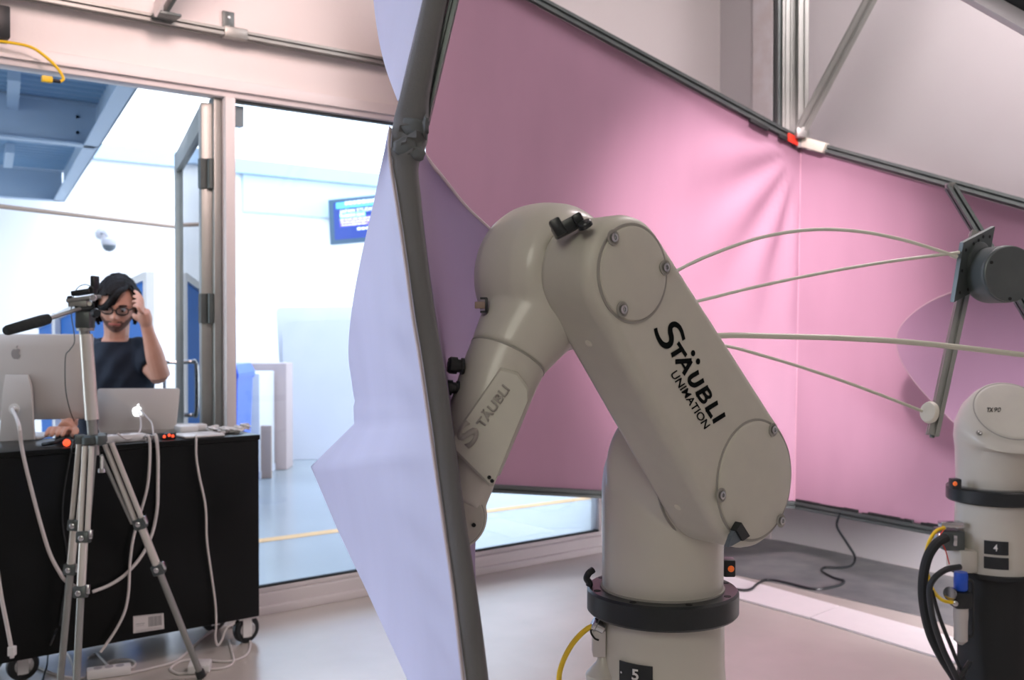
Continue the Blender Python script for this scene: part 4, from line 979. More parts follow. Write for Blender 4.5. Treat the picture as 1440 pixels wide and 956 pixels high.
# black cable on floor under rear screen
tag(obj('floor_cable', tube([P(1181, 722, 4.86), P(1177, 740, 4.9), P(1190, 762, 4.95), PZ(1202, 783, .05), PZ(1197, 795, .012), PZ(1178, 798, .01), PZ(1160, 798, .008), PZ(1156, 803, .008), PZ(1172, 812, .008), PZ(1187, 817, .008), PZ(1176, 824, .008), PZ(1145, 828, .008), PZ(1110, 820, .008), PZ(1080, 815, .008), PZ(1066, 820, .014), PZ(1056, 828, .016), PZ(1040, 829, .016), PZ(1000, 822, .016)], .006, 8), MT['black']), 'black cable hanging from the screen and snaking over the dark floor band', 'cable')
# ================================================================== CART AND COMPUTERS
YC = 3.60; YB2 = 3.94
cx1 = PY(364.5, 740, YC).x; cz0 = PY(366, 866, YC).z; cz1 = PY(362, 611, YC).z
cart = empty('rolling_cart', Vector(((.58+cx1)/2, 3.77, 0)), 'glossy black rolling work cart carrying the computers', 'cart')
obj('cabinet', aabb(.58, cx1, YC, YB2, cz0, cz1-.02, bev=.003), MT['blackg'], cart)
obj('top_panel', aabb(.57, cx1+.004, YC-.004, YB2+.01, cz1-.02, cz1, bev=.003), MT['blackg'], cart)
lb = empty  # label plate with bars
def onf(x, y, o=.001): return PY(x, y, YC-o)
bl, brr, tr_, tl_ = onf(187.5, 890.5), onf(231, 884), onf(230, 862), onf(187.5, 866.5)
lab = obj('paper_label', prism([bl, brr, tr_, tl_], Vector((0, .0008, 0))), MT['paper'], cart, smooth=0)
def lpt(u, v, o=.0018): p = tl_*(1-u)*(1-v) + tr_*u*(1-v) + brr*u*v + bl*(1-u)*v; return p - Vector((0, o-.001, 0))
bars = []; u = .49; rg = random.Random(5)
while u < .93:
    wd = rg.choice((.006, .012, .018)); bars.append(prism([lpt(u, .12), lpt(u+wd, .12), lpt(u+wd, .74), lpt(u, .74)], Vector((0, .0006, 0)))); u += wd + rg.choice((.008, .014))
for v0, v1, u0, u1 in ((.03, .05, .03, .97), (.86, .88, .1, .9), (.93, .95, .05, .95), (.46, .50, .08, .36), (.58, .60, .08, .34)): bars.append(prism([lpt(u0, v0), lpt(u1, v0), lpt(u1, v1), lpt(u0, v1)], Vector((0, .0006, 0))))
obj('barcode_print', merge(*bars), MT['logo'], lab, smooth=0)
def caster(px, py, d):
    c = P(px, py, d); c.z = 0; r = .052; z = r
    k = obj('caster', merge(boxg(c + ZZ*(cz0-.004) , .075, .06, .008), lathe(c + ZZ*(cz0-.03), ZZ, [(.022, 0), (.022, .022)], 16),
        boxg(c + Vector((-.004, -.024, z+.012)), .034, .003, .075), boxg(c + Vector((-.004, .024, z+.012)), .034, .003, .075)), MT['wplast'], cart)
    wv = Vector((.12, -1, 0)).normalized()
    obj('tyre', lathe(c + ZZ*z - wv*.016, wv, [(.034, .0), (.046, .001), (.052, .008), (.052, .024), (.046, .031), (.034, .032)], 32), MT['black'], k)
    obj('wheel_hub', lathe(c + ZZ*z - wv*.0165, wv, [(.012, -.003), (.034, .001), (.034, .032), (.012, .036)], 24), MT['steel'], k)
caster(346, 908, 3.83); caster(32, 952, 3.42)
def caster_back(x):
    c = Vector((x, 3.86, 0)); k = obj('caster', merge(boxg(c + ZZ*(cz0-.004), .075, .06, .008), boxg(c + Vector((0, -.024, .064)), .034, .003, .075), boxg(c + Vector((0, .024, .064)), .034, .003, .075)), MT['wplast'], cart)
    obj('tyre', lathe(c + ZZ*.052 - Vector((0, -.016, 0)), Vector((0, -1, 0)), [(.034, .0), (.046, .001), (.052, .008), (.052, .024), (.046, .031), (.034, .032)], 24), MT['black'], k)
caster_back(cx1-.08); caster_back(.68)
# grey pale object leaning (metal arm) at left caster
ctz = cz1
# --- all-in-one computer, seen from behind
def apple(pt, rx, uz, s, nrm, m, parent, th=.0008):
    L_ = [(0, .62), (.14, .70), (.30, .72), (.44, .62), (.50, .52), (.38, .42), (.34, .24), (.40, .06), (.54, -.04), (.46, -.26), (.30, -.46), (.16, -.50), (0, -.43), (-.16, -.50), (-.32, -.44), (-.50, -.16), (-.56, .12), (-.52, .42), (-.38, .62), (-.20, .70)]
    poly = [pt + rx*x*s + uz*y*s for x, y in L_]; leaf = [(.02, .80), (.05, .98), (.18, 1.12), (.24, 1.14), (.22, .98), (.12, .84)]
    lf = [pt + rx*x*s + uz*y*s for x, y in leaf]
    return obj('logo', merge(prism(poly, nrm*th), prism(lf, nrm*th)), m, parent, smooth=0)
dI = 3.66
def ip(x, y, o=0): return P(x, y, dI+o)
body = [(-62, 474), (-56, 469), (124, 470), (127, 474), (126, 586), (122, 589), (-58, 592), (-62, 588)]
im = empty('desktop_computer', ip(20, 612), 'aluminium all-in-one desktop computer seen from behind on the cart', 'computer')
pts = [ip(*q) for q in body]; cpt = sum(pts, Vector())/8
obj('display_case', loft([[p + (p-cpl_)*0 + FW*.030 for p in pts for cpl_ in (cpt,)], [p + FW*.006 for p in pts], [p + (cpt-p)*.03 for p in pts], [p + (cpt-p)*.30 - FW*.012 for p in pts]]), MT['brush'], im, smooth=40)
obj('screen', prism([p + (cpt-p)*.02 + FW*.0305 for p in pts], FW*.004), MT['blackm'], im, smooth=0)
apple(ip(22.5, 499, -.0125), RT, ZZ, .031, -FW, MT['logo'], im)
st = [(7, 527), (39, 527), (44, 545), (48, 618), (-2, 622), (4, 545)]
sp_ = [P(x, y, dI-.06 - (622-y)*-.0003 - .0) for x, y in st]
k = obj('stand', loft([[p + FW*.010 for p in sp_], [p + FW*.002 for p in sp_], [p + (sum(sp_, Vector())/6-p)*.03 for p in sp_]]), MT['brush'], im, smooth=40)
f0 = P(20, 622, dI-.03); f0.z = ctz + .004
obj('stand_foot', boxg(f0 + FW*.10, .175, .20, .008, (RT, FW, ZZ), .003), MT['brush'], im)
hole = P(20, 575, dI-.064)
obj('cable_hole', lathe(hole, -FW, [(.020, 0), (.020, .0012), (.016, .0012)], 24), MT['wplast'], im)
obj('power_plug', cyl(hole, hole - FW*.02 + RT*.005, .010, .009, 16), MT['wplast'], im)
# --- laptop, lid toward the camera
lp_c = [P(137, 546, 3.86), P(253, 545.5, 3.90), P(247, 606, 3.84), P(138, 606, 3.80)]
lt_ = empty('laptop', (lp_c[2]+lp_c[3])/2, 'open silver laptop seen from behind with a glowing logo', 'laptop')
nl = (lp_c[1]-lp_c[0]).cross(lp_c[3]-lp_c[0]).normalized(); nl = nl if nl.dot(FW) > 0 else -nl
def rpoly(Q, rad):
    out = []
    for i in range(4):
        p, a, b = Q[i], Q[i-1], Q[(i+1) % 4]; u = (a-p).normalized()*rad; v = (b-p).normalized()*rad
        out += [p + u*(1-k/4)**2 + v*(k/4)**2 for k in range(5)]
    return out
rpl = rpoly(lp_c, .012); lc_ = sum(rpl, Vector())/len(rpl)
obj('lid', loft([[p + nl*.006 for p in rpl], [p + nl*.001 for p in rpl], [p + (lc_-p)*.01 for p in rpl]]), MT['brush'], lt_, smooth=40)
obj('screen', prism([p + (lc_-p)*.04 + nl*.0065 for p in rpl], nl*.001), MT['blackm'], lt_, smooth=0)
bz = ctz + .012; b_ = [Vector((p.x, p.y, ctz+.003)) for p in (lp_c[3], lp_c[2])]
bd_ = FW*.22
obj('keyboard_base', loft([rpoly([b_[0]+ZZ*h_, b_[1]+ZZ*h_, b_[1]+bd_+ZZ*h_, b_[0]+bd_+ZZ*h_], .012) for h_ in (0, .016)]), MT['brush'], lt_, smooth=40)
rx_ = (lp_c[1]-lp_c[0]).normalized(); uz_ = (lp_c[0]-lp_c[3]).normalized()
apple(PL(193, 580, lp_c[3], nl) - nl*.0012, rx_, uz_, .030, -nl, MT['glow'], lt_)
# --- small things on the cart
def top(px, py=None, y=None, z=0):
    """point on the cart top below pixel column px, at depth row y (world)"""
    p = PY(px, 610, y); p.z = ctz + z; return p
def thing(name, geo, m, label, cat, grp=None, smooth=35): return tag(obj(name, geo, MT[m] if isinstance(m, str) else m, smooth=smooth), label, cat, grp)
ms = empty('mouse', top(92, y=3.72), 'black computer mouse under the hand of the man', 'mouse')
mpt = top(92, y=3.80)
obj('shell', remesh(merge(boxg(mpt + ZZ*.014, .05, .085, .022, (RT, FW, ZZ), .010)), .003, 6), MT['black'], ms, smooth=80)
obj('scroll_wheel', lathe(mpt + FW*.025 + ZZ*.024 - RT*.003, RT, [(.006, 0), (.006, .006)], 12), MT['dgrey'], ms)
hs = empty('headset', top(78, y=3.64), 'black headset with a red lit pad lying at the cart front', 'headset')
a = top(70, y=3.66)
obj('ear_pad', lathe(top(95, y=3.63)+ZZ*.012, CV(0, -1, .3), [(.008, 0), (.012, .004), (.012, .010), (.008, .012)], 20), MT['redled'], hs, label='red lit pad')
obj('band', tube([top(60, y=3.68)+ZZ*.008, top(75, y=3.65)+ZZ*.014, top(90, y=3.68)+ZZ*.02, top(104, y=3.66)+ZZ*.012], .007, 8), MT['black'], hs)
def cluster(px, m, n, y=3.66):
    return [boxg(top(px+random.uniform(-6, 6), y=y+random.uniform(-.02, .06))+ZZ*(.006+.006*k), .03, .02, .010, None, .003) for k in range(n)]
rd = empty('card_reader', top(236, y=3.64), 'small black reader with glowing red lights beside the laptop', 'reader')
obj('case', boxg(top(236, y=3.66)+ZZ*.012, .045, .05, .022, None, .003), MT['black'], rd)
for k, x in enumerate((231, 238, 243)): obj('red_light', lathe(top(x, y=3.634)+ZZ*(.012+.004*(k % 2)), Vector((0, -1, 0)), [(.0055, 0), (.0045, .003), (.002, .004)], 12), MT['redled'], rd)
ps = empty('desk_power_strip', top(165, y=3.70), 'white power strip lying in front of the laptop', 'power strip')
obj('case', boxg((top(140, y=3.66)+top(190, y=3.66))/2 + ZZ*.014, .19, .045, .026, None, .004), MT['wplast'], ps)
for k in range(3): obj('socket', lathe(top(150+k*14, y=3.66)+ZZ*.027, ZZ, [(.012, 0), (.012, .001), (.008, .0005)], 16), MT['board'], ps)
kb = empty('white_tablet', top(275, y=3.68), 'flat white tablet lying on the cart right of the laptop', 'tablet')
obj('slab', boxg((top(258, y=3.68)+top(300, y=3.68))/2 + ZZ*.006, .15, .14, .008, None, .003), MT['wplast'], kb)
for k, (x, y, s_, lbl) in enumerate(((262, 3.80, 1.2, 'white power brick behind the white tablet'), (279, 3.83, .9, 'small white adapter behind the white tablet'), (300, 3.78, .9, 'crumpled white wrapper in the middle of the cart end'), (316, 3.72, 1.0, 'crumpled white wrapper left of the last one'), (332, 3.70, 1.0, 'crumpled white wrapper nearest the right end of the cart'), (345, 3.80, .8, 'small crumpled paper at the back right corner of the cart'))):
    p = top(x, y=y)
    if k < 2: thing('power_adapter', boxg(p + ZZ*.018, .06*s_, .06*s_, .028, None, .006), 'wplast', lbl, 'adapter')
    else: thing('crumpled_wrapper', blob(p + ZZ*.014, .026*s_, .022*s_, .013, 20+k, .3), 'wplast', lbl, 'wrapper', smooth=20)
for k, (x, y) in enumerate(((308, 3.66), (324, 3.80))):
    thing('pen', cyl(top(x-6, y=y)+ZZ*.006, top(x+8, y=y+.03)+ZZ*.006, .005), 'steel' if k else 'brush', 'small silver pen among the wrappers' if k else 'small grey pen near the front edge of the cart', 'pen')
# cables on and from the cart
def pxs(L, d=None, y=None): return [P(a, b, d) if d else PY(a, b, y) for a, b in L]
YF = YC - .014
def wc_(pts, r, label, m='wcable', cat='cable', name='white_cable', n=6): return tag(obj(name, tube(pts, r, 8, n), MT[m]), label, cat, 'cables around the cart')
wc_([hole + FW*-.02 + RT*.003] + pxs([(26, 596), (30, 625), (36, 655), (46, 695), (58, 740), (70, 778), (84, 805), (93, 817)], y=YF) + [P(112, 828, 3.22)], .0062, 'thick white cable from the computer stand sweeping down to the tripod')
wc_([top(214, y=3.64)+ZZ*.004] + pxs([(219, 612), (222, 640), (222, 680), (221, 715), (214, 750), (200, 780), (178, 806), (155, 822), (130, 832)], y=YF), .0060, 'thick white cable dropping at mid cart and swinging back to the tripod')
wc_([top(200, y=3.66)+ZZ*.006] + pxs([(208, 612), (211, 630), (208, 680), (198, 720), (188, 755), (183, 790), (181, 830), (176, 858), (165, 882), (150, 905), (141, 917)], y=YF-.012), .0048, 'white cable hanging beside the thick one and curving down to the floor')
wc_([top(275, y=3.62)+ZZ*.004] + pxs([(276, 614), (276, 640), (280, 668), (289, 712), (291, 760), (297, 805), (303, 850), (304, 880), (303, 895), (306, 907), (312, 900), (318, 884), (330, 876)], y=YF-.004), .0040, 'thin white cable hanging down the right part of the cart')
wc_([P(103, 420, 3.22), P(100, 440, 3.24), P(105, 478, 3.26), P(98, 492, 3.28), P(92, 502, 3.30), P(92, 545, 3.34), P(97, 572, 3.42), P(104, 592, 3.56)], .0018, 'thin dark cable trailing from the tripod head over the computer back', 'dgrey', name='dark_cable')
wc_(pxs([(105, 612), (99, 640), (90, 690), (88, 735), (93, 770), (95, 800), (88, 850), (84, 880)], y=YF), .0028, 'thin black cable hanging against the black cart', 'black', name='dark_cable')
wc_(pxs([(-4, 800), (2, 840), (10, 880), (16, 912), (17, 925)], d=3.15), .0065, 'white cable at the far left ending in a square plug')
thing('wall_plug', boxg(P(17, 915, 3.15), .022, .02, .030, (RT, FW, ZZ), .003), 'wplast', 'white square plug end hanging at the far left', 'plug')
wc_([PL(196, 580, lp_c[3], nl) - nl*.012, P(198, 592, 3.74), top(196, y=3.68)+ZZ*.03, top(180, y=3.63)+ZZ*.012, top(165, y=3.625)+ZZ*.035], .0030, 'white cable looping from the glowing logo down to the power strip')
wc_([PL(196, 576, lp_c[3], nl) - nl*.014, P(208, 588, 3.74), P(214, 597, 3.70), top(216, y=3.63)+ZZ*.006], .0030, 'white cable from the laptop lid to the cart edge')
wc_([top(142, y=3.76)+ZZ*.02, top(165, y=3.74)+ZZ*.018, top(190, y=3.72)+ZZ*.022, top(214, y=3.68)+ZZ*.014], .0028, 'thin white cable lying along the foot of the laptop')
# floor clutter
g0 = lambda x, y, z=.005: PZ(x, y, z)
wc_([g0(41+5, 925), g0(52, 914), g0(72, 911), g0(90, 914), g0(100, 927), g0(104, 945), g0(105, 962)], .0042, 'white cable loop on the floor behind the left tripod leg')
wc_([g0(42, 925), g0(50, 935), g0(70, 945), g0(95, 952), g0(120, 953)], .0042, 'white cable on the floor at the left caster')
wc_([g0(124, 925), g0(134, 919), g0(142, 925), g0(155, 937), g0(172, 942), g0(187, 938), g0(190, 931), g0(180, 927), g0(160, 928), g0(150, 932)], .0042, 'coiled white cable on the floor under the cart middle')
wc_([g0(184, 946), g0(215, 939), g0(250, 928), g0(275, 905), g0(300, 886), g0(325, 881), g0(346, 892), g0(352, 906), g0(345, 922), g0(320, 930), g0(290, 928), g0(262, 928), g0(246, 934), g0(240, 941), g0(250, 947), g0(264, 946)], .0045, 'long white cable looping on the floor round the right caster')
wc_([g0(296, 941), g0(315, 939), g0(328, 931), g0(326, 915), g0(322, 900)], .0042, 'short white cable from the power brick to the caster')
wc_([g0(58, 960, .006), g0(62, 948, .006), g0(66, 935, .02), g0(68, 915, .05), P(74, 900, 3.2), P(80, 885, 3.3)], .0030, 'dark wire on the floor at the left tripod leg', 'black', name='dark_cable')
fps = empty('floor_power_strip', PZ(155, 950), 'white power strip on the floor behind the tripod', 'power strip')
aa, bb_ = PZ(122, 954), PZ(184, 946); d_ = (bb_-aa).normalized()
obj('case', boxg((aa+bb_)/2 + ZZ*.016, (bb_-aa).length, .05, .03, (d_, Vector((-d_.y, d_.x, 0)), ZZ), .004), MT['wplast'], fps)
for t in (.25, .5, .75): obj('socket', lathe(aa + (bb_-aa)*t + ZZ*.031, ZZ, [(.014, 0), (.014, .001), (.010, .0004)], 16), MT['board'], fps)
pbk = thing('power_brick', boxg(PZ(281, 944) + ZZ*.018, .075, .075, .030, (CV(.98, .2), CV(-.2, .98), ZZ), .006), 'wplast', 'white square power brick on the floor at the tripod foot', 'adapter')

# ================================================================== TRIPOD
dT = 3.22
tp = empty('camera_tripod', PZ(133, 1000), 'silver camera tripod standing in front of the cart', 'tripod')
apex = P(132, 617, dT)
ct0, ct1 = P(133, 640, dT), P(118.5, 462, dT)
obj('centre_column', cyl(ct0, ct1, .0165, .0165, 20), MT['alu'], tp)
obj('column_sleeve', cyl(P(129.5, 590, dT), P(121, 470, dT), .0215, .020, 20), mat('satin_silver', (.72, .70, .64), .3, metal=.5), tp)
ac = (ct1-ct0).normalized()
obj('apex_collar', merge(lathe(apex - ac*.018, ac, [(.030, 0), (.040, .006), (.040, .026), (.030, .032)], 24)), MT['dgrey'], tp)
for a in (200, 320, 80):
    r_ = math.radians(a); d = CV(math.cos(r_), math.sin(r_)); obj('leg_hinge', boxg(apex + d*.040, .03, .03, .03, (d, d.cross(ZZ), ZZ), .005), MT['dgrey'], tp)
obj('locking_knob', lathe(apex - RT*.045 + ZZ*.003, -RT, [(.008, 0), (.012, .004), (.012, .016), (.008, .018)], 14), MT['black'], tp)
def leg(px0, px1, d0, d1, cl, foot, w=.0135, two=True):
    a, b = P(*px0, d0), P(*px1, d1); ax = (b-a).normalized()
    side = ax.cross(FW).normalized()
    def at(y): 
        t = (y-px0[1])/(px1[1]-px0[1]); t = t*d0/(d0*t + d1*(1-t)); return a + (b-a)*t
    y1, y2 = cl
    silver = bpy.data.materials['satin_silver']
    L = obj('leg', merge(cyl(a + side*.011, at(y1) + side*.011, .0085, seg=12), cyl(a - side*.011, at(y1) - side*.011, .0085, seg=12)), silver, tp)
    obj('leg_tube', cyl(at(y1), at(y2), .0135, .0135, 14), silver, L)
    obj('lower_tube', cyl(at(y2), b, .0115, .011, 14), MT['alu'], L)
    for yy in (y1, y2):
        c = at(yy); k = obj('leg_clamp', boxg(c, .040, .032, .036, (side, ax.cross(side), ax), .005), MT['dgrey'], L)
        obj('clamp_lever', merge(boxg(c + side*.024 - FW*.004 - ax*.008, .010, .018, .030, (side, ax.cross(side), ax), .003), lathe(c - FW*.017, -FW, [(.009, 0), (.009, .004), (.006, .006)], 14)), MT['steel'], L)
    obj('foot', cyl(b - ax*.02, b + ax*.004, .015, .017, 14), MT['black'], L)
leg((124, 628), (104.5, 1018), dT-.04, 3.02, (755, 832), 0)
leg((116, 622), (82, 985), dT+.03, 3.25, (738, 800), 0)
leg((152, 624), (283, 950), dT+.03, 3.43, (736, 800), 0)
obj('brace', cyl(P(142, 640, dT+.02), P(186, 736, dT+.10), .006, seg=10), MT['alu'], tp)
obj('brace', cyl(P(133, 640, dT+.0), P(124, 745, dT-.02), .006, seg=10), MT['alu'], tp)
obj('crank', merge(cyl(P(143, 642, dT-.02), P(143, 662, dT-.03), .006, seg=10), lathe(P(143, 664, dT-.03), ZZ, [(.012, 0), (.012, .012)], 12)), MT['steel'], tp)
# head
hd = empty_parent = obj('head_block', merge(boxg(P(120, 450, dT), .048, .05, .055, (RT, FW, ZZ), .006)), MT['dgrey'], tp)
obj('head_ring', cyl(P(120, 461, dT), P(120, 465, dT), .027, seg=24), MT['alu'], tp)
obj('tilt_joint', merge(cyl(P(106, 436, dT-.01), P(133, 434, dT+.01), .017, seg=20), lathe(P(133, 440, dT-.02), CV(.7, -.7), [(.012, 0), (.016, .005), (.012, .02)], 16)), MT['black'], tp)
obj('pan_plate', merge(boxg(P(118, 420, dT), .095, .05, .012, (CV(.97, 0, .15).normalized(), FW, CV(-.15, 0, .97).normalized()), .002), boxg(P(112, 427, dT), .06, .04, .02, (RT, FW, ZZ), .003)), MT['alu'], tp)
obj('quick_release_plate', boxg(P(117, 411, dT), .060, .05, .016, (CV(.97, 0, .15).normalized(), FW, CV(-.15, 0, .97).normalized()), .003), MT['black'], tp)
obj('side_knob', lathe(P(104, 421, dT), -RT, [(.008, 0), (.008, .006), (.012, .008), (.012, .018)], 14), MT['black'], tp)
obj('steel_knob', lathe(P(131, 419, dT-.03), CV(.4, -.9), [(.006, 0), (.011, .003), (.011, .014), (.008, .017)], 16), MT['steel'], tp)
obj('bubble_level', lathe(P(126, 427, dT-.03), CV(.3, -.95), [(.007, 0), (.007, .004)], 12), MT['bone'], tp)
ph = obj('pan_handle', cyl(P(112, 434, dT-.02), P(66, 449, dT-.16), .0065, seg=12), MT['alu'], tp)
obj('grip', lathe(P(70, 447.5, dT-.15), (P(5, 466, dT-.30)-P(70, 447.5, dT-.15)), [(.008, 0), (.0155, .006), (.0175, .03), (.0165, .10), (.0150, .155), (.012, .163)], 20), MT['grip'], ph, label='black foam grip')
# webcam clamped on top
wb = empty('webcam', P(134, 408, dT), 'small black webcam on top of the tripod head', 'webcam')
obj('body', boxg(P(133.5, 397, dT), .016, .04, .042, (RT, FW, ZZ), .004), MT['black'], wb)
obj('lens', lathe(P(133.5, 396, dT+.02), FW, [(.007, 0), (.007, .005), (.005, .006)], 14), MT['lens'], wb)
obj('mount', merge(boxg(P(131, 408, dT), .02, .03, .022, (RT, FW, ZZ), .003)), MT['black'], wb)
wc_([P(131, 404, dT-.02), P(120, 400, dT-.03), P(110, 404, dT-.03), P(104, 414, dT-.02), P(102, 424, dT-.02)], .0016, 'fine wire looping from the webcam', 'dgrey', name='dark_cable')

# ================================================================== MAN
dM = 4.33
def M(x, y, o=0): return P(x, y, dM+o)
def tapered(pts, rs, seg=14, n=6):
    def rf(t):
        x = t*(len(rs)-1); i = min(int(x), len(rs)-2); k = x-i; k = k*k*(3-2*k); return rs[i]*(1-k) + rs[i+1]*k
    return tube(pts, rf, seg, n)
# head frame: yaw toward image right, pitched down
yaw, pit, rol = math.radians(14), math.radians(20), math.radians(-5)
hf = (-FW*math.cos(yaw) + RT*math.sin(yaw)); hr = ZZ.cross(hf).normalized() * 1.0   # hr: image right-ish
hr = hr if hr.dot(RT) > 0 else -hr
hfw = (hf*math.cos(pit) - ZZ*math.sin(pit)).normalized(); hup = hr.cross(hfw); hup = hup if hup.z > 0 else -hup
hr2 = (hr*math.cos(rol) + hup*math.sin(rol)).normalized(); hup = (hup*math.cos(rol) - hr*math.sin(rol)).normalized(); hr = hr2
HC = M(165, 430, .03)
def H(x, y, z): return HC + hr*x + hfw*y + hup*z      # x right, y to the front of the face, z up (metres)
def g2(x, z, cx_, cz_, sx, sz): return math.exp(-((x-cx_)/sx)**2 - ((z-cz_)/sz)**2)
def head_surf(v):
    x, y, z = v
    X, Y, Z_ = x*.076, y*.096, z*.118
    if z < 0: X *= 1 - .30*(-z)**1.6; Y = Y*(1-.12*(-z)) + .012*(-z)*max(y, 0)
    if y < 0: Z_ += .004
    if z < -.25 and y < 0: Y *= 1 - .45*min(1, (-z-.25)/.6)
    if y > 0:
        Y = Y*(1-.10*(1-abs(x)))        # flatter face
        f = 0
        f += .024*g2(X, Z_, 0, -.020, .011, .016) + .012*g2(X, Z_, 0, .004, .008, .022)      # nose
        f += .006*g2(X, Z_, 0, .030, .045, .010)                                            # brow
        for s in (-1, 1): f -= .010*g2(X, Z_, .031*s, .012, .017, .012); f += .004*g2(X, Z_, .045*s, -.022, .02, .02); f += .006*g2(X, Z_, .012*s, -.027, .006, .006)
        f += .007*g2(X, Z_, 0, -.052, .022, .005) + .006*g2(X, Z_, 0, -.062, .018, .006) - .004*g2(X, Z_, 0, -.057, .024, .0025)
        f += .010*g2(X, Z_, 0, -.092, .022, .016)
        Y += f
    return X, Y, Z_
bm = bmesh.new(); bmesh.ops.create_icosphere(bm, subdivisions=5, radius=1)
hv = [H(*head_surf(v.co)) for v in bm.verts]; hfc = [tuple(x.index for x in f.verts) for f in bm.faces]; bm.free()
ears = []
for s in (-1, 1):
    ears.append(tube([H(.070*s, -.012, .020), H(.082*s, -.018, .026), H(.084*s, -.020, .005), H(.076*s, -.010, -.022)], .007, 8))
nk = [M(164, 452, .07), M(164, 470, .08), M(162, 486, .10)]
sL, sR = M(122, 497, .10), M(198, 496, .10)                 # shoulders (image left / right)
eR, wR = M(226, 530, .02), M(206, 458, -.06)                # raised arm
eL, wL = M(100, 572, .02), M(93, 600, -.34); wL = top(100, y=3.93) + ZZ*.05; eL = M(96, 575, .06)
hipL, hipR = M(140, 632, .18), M(188, 632, .18)
kL, kR = M(128, 640, -.22), M(205, 640, -.22)
kL.z = kR.z = .56
aL, aR = kL + FW*.10, kR + FW*.10; aL.z = aR.z = .09
def tors(rows, n=28):
    rings = []
    for (x, y, o, rx, ry) in rows:
        c = M(x, y, o); rings.append([c + RT*math.cos(6.28318*k/n)*rx + FW*math.sin(6.28318*k/n)*ry for k in range(n)])
    return loft(rings)
torso_rows = [(164, 640, .18, .15, .11), (163, 610, .17, .155, .11), (162, 570, .15, .15, .105), (161, 530, .12, .165, .11), (161, 505, .105, .165, .095), (161, 494, .10, .150, .08), (162, 487, .095, .10, .07), (163, 480, .09, .066, .058), (163, 475, .085, .055, .05)]
# hands
def hand(wr_, palm_end, spread, tips, thumb, rp=.026):
    gs = [tapered([wr_, wr_*.5+palm_end*.5, palm_end], [.024, .030, .027], 12, 4)]
    for base, mid, mid2, tip in tips: gs.append(tapered([palm_end*.35 + base*.65, base, mid, mid2, tip], [.010, .0092, .0085, .0078, .0065], 10, 4))
    gs.append(tapered(thumb, [.014, .0125, .011, .009], 10, 4)); return gs
pe = M(202, 438, -.10)
tipsR = []
for k, (tx, ty, to) in enumerate(((189, 409, -.065), (187.5, 416.5, -.09), (186.5, 424, -.115), (187.5, 431.5, -.135))):
    base = M(200.5-.6*k, 431+2.5*k, -.085-.018*k); mid = M(199-1.5*k, 420+4.2*k, -.090-.020*k); mid2 = M(194-1.0*k, 413+5.4*k, -.085-.018*k)
    tipsR.append((base, mid, mid2, M(tx, ty, to)))
handR = hand(wR, pe, None, tipsR, [M(204, 450, -.07), M(197, 449, -.09), M(191, 446, -.095), M(187.5, 442, -.085)])
mp = mpt + ZZ*.045
peL = mp - FW*.005 + RT*.0
tipsL = []
for k in range(4):
    ox = (k-1.5)*.019; b = peL + RT*ox - FW*.030 + ZZ*.004; tipsL.append((b, b - FW*.022 + ZZ*.002, b - FW*.042 - ZZ*.008, b - FW*.055 - ZZ*.022))
handL = hand(wL, peL, None, tipsL, [wL*.6+peL*.4 + RT*.01, peL + RT*.038 - ZZ*.005, peL + RT*.045 - FW*.018 - ZZ*.012, peL + RT*.040 - FW*.035 - ZZ*.02])
armR = tapered([sR, (sR+eR)/2, eR], [.052, .047, .042]); foR = tapered([eR, (eR*.65+wR*.35), wR], [.042, .040, .025])
armL = tapered([sL, (sL+eL)/2, eL], [.052, .047, .040]); foL = tapered([eL, eL*.6+wL*.4, wL], [.040, .038, .024])
legs = [tapered([hipL, (hipL+kL)/2, kL], [.085, .078, .062]), tapered([kL, (kL+aL)/2 + FW*.01, aL], [.060, .055, .038]), tapered([hipR, (hipR+kR)/2, kR], [.085, .078, .062]), tapered([kR, (kR+aR)/2 + FW*.01, aR], [.060, .055, .038])]
feet = [tapered([a_ + FW*.03 + ZZ*-.045, a_ - FW*.06 - ZZ*.05, a_ - FW*.16 - ZZ*.06], [.04, .042, .03]) for a_ in (aL, aR)]
bodyg = merge((hv, hfc), *ears, tapered(nk, [.055, .052, .058]), tors(torso_rows), armR, foR, armL, foL, *legs, *feet, *handR, *handL)
man = empty('person', Vector((hipL.x*.5+hipR.x*.5, hipL.y*.5+hipR.y*.5, 0)), 'man in a navy T-shirt and glasses seated behind the laptop, hand at his temple', 'person')
bd = obj('body', remesh(bodyg, .0038, 2), MT['skin'], man, smooth=80)
for s in (-1, 1):
    e_ = H(.031*s, .074, .012); ey = obj('eye', lathe(e_, hfw, [(.011, -.006), (.0115, 0), (.008, .007), (.001, .010)], 14), MT['wplast'], man)
    obj('iris', lathe(e_ + hfw*.0085 - hup*.004, hfw, [(.005, 0), (.004, .0015), (.001, .002)], 10), MT['hair'], ey)
    obj('eyebrow', tube([H(.016*s, .090, .030), H(.030*s, .091, .034), H(.046*s, .080, .030)], .0035, 6), MT['hair'], man)
obj('lips', tube([H(-.022, .083, -.057), H(-.008, .0905, -.054), H(.008, .0905, -.054), H(.022, .083, -.057)], .0042, 8), mat('lip', (.42, .13, .11), .5), man)
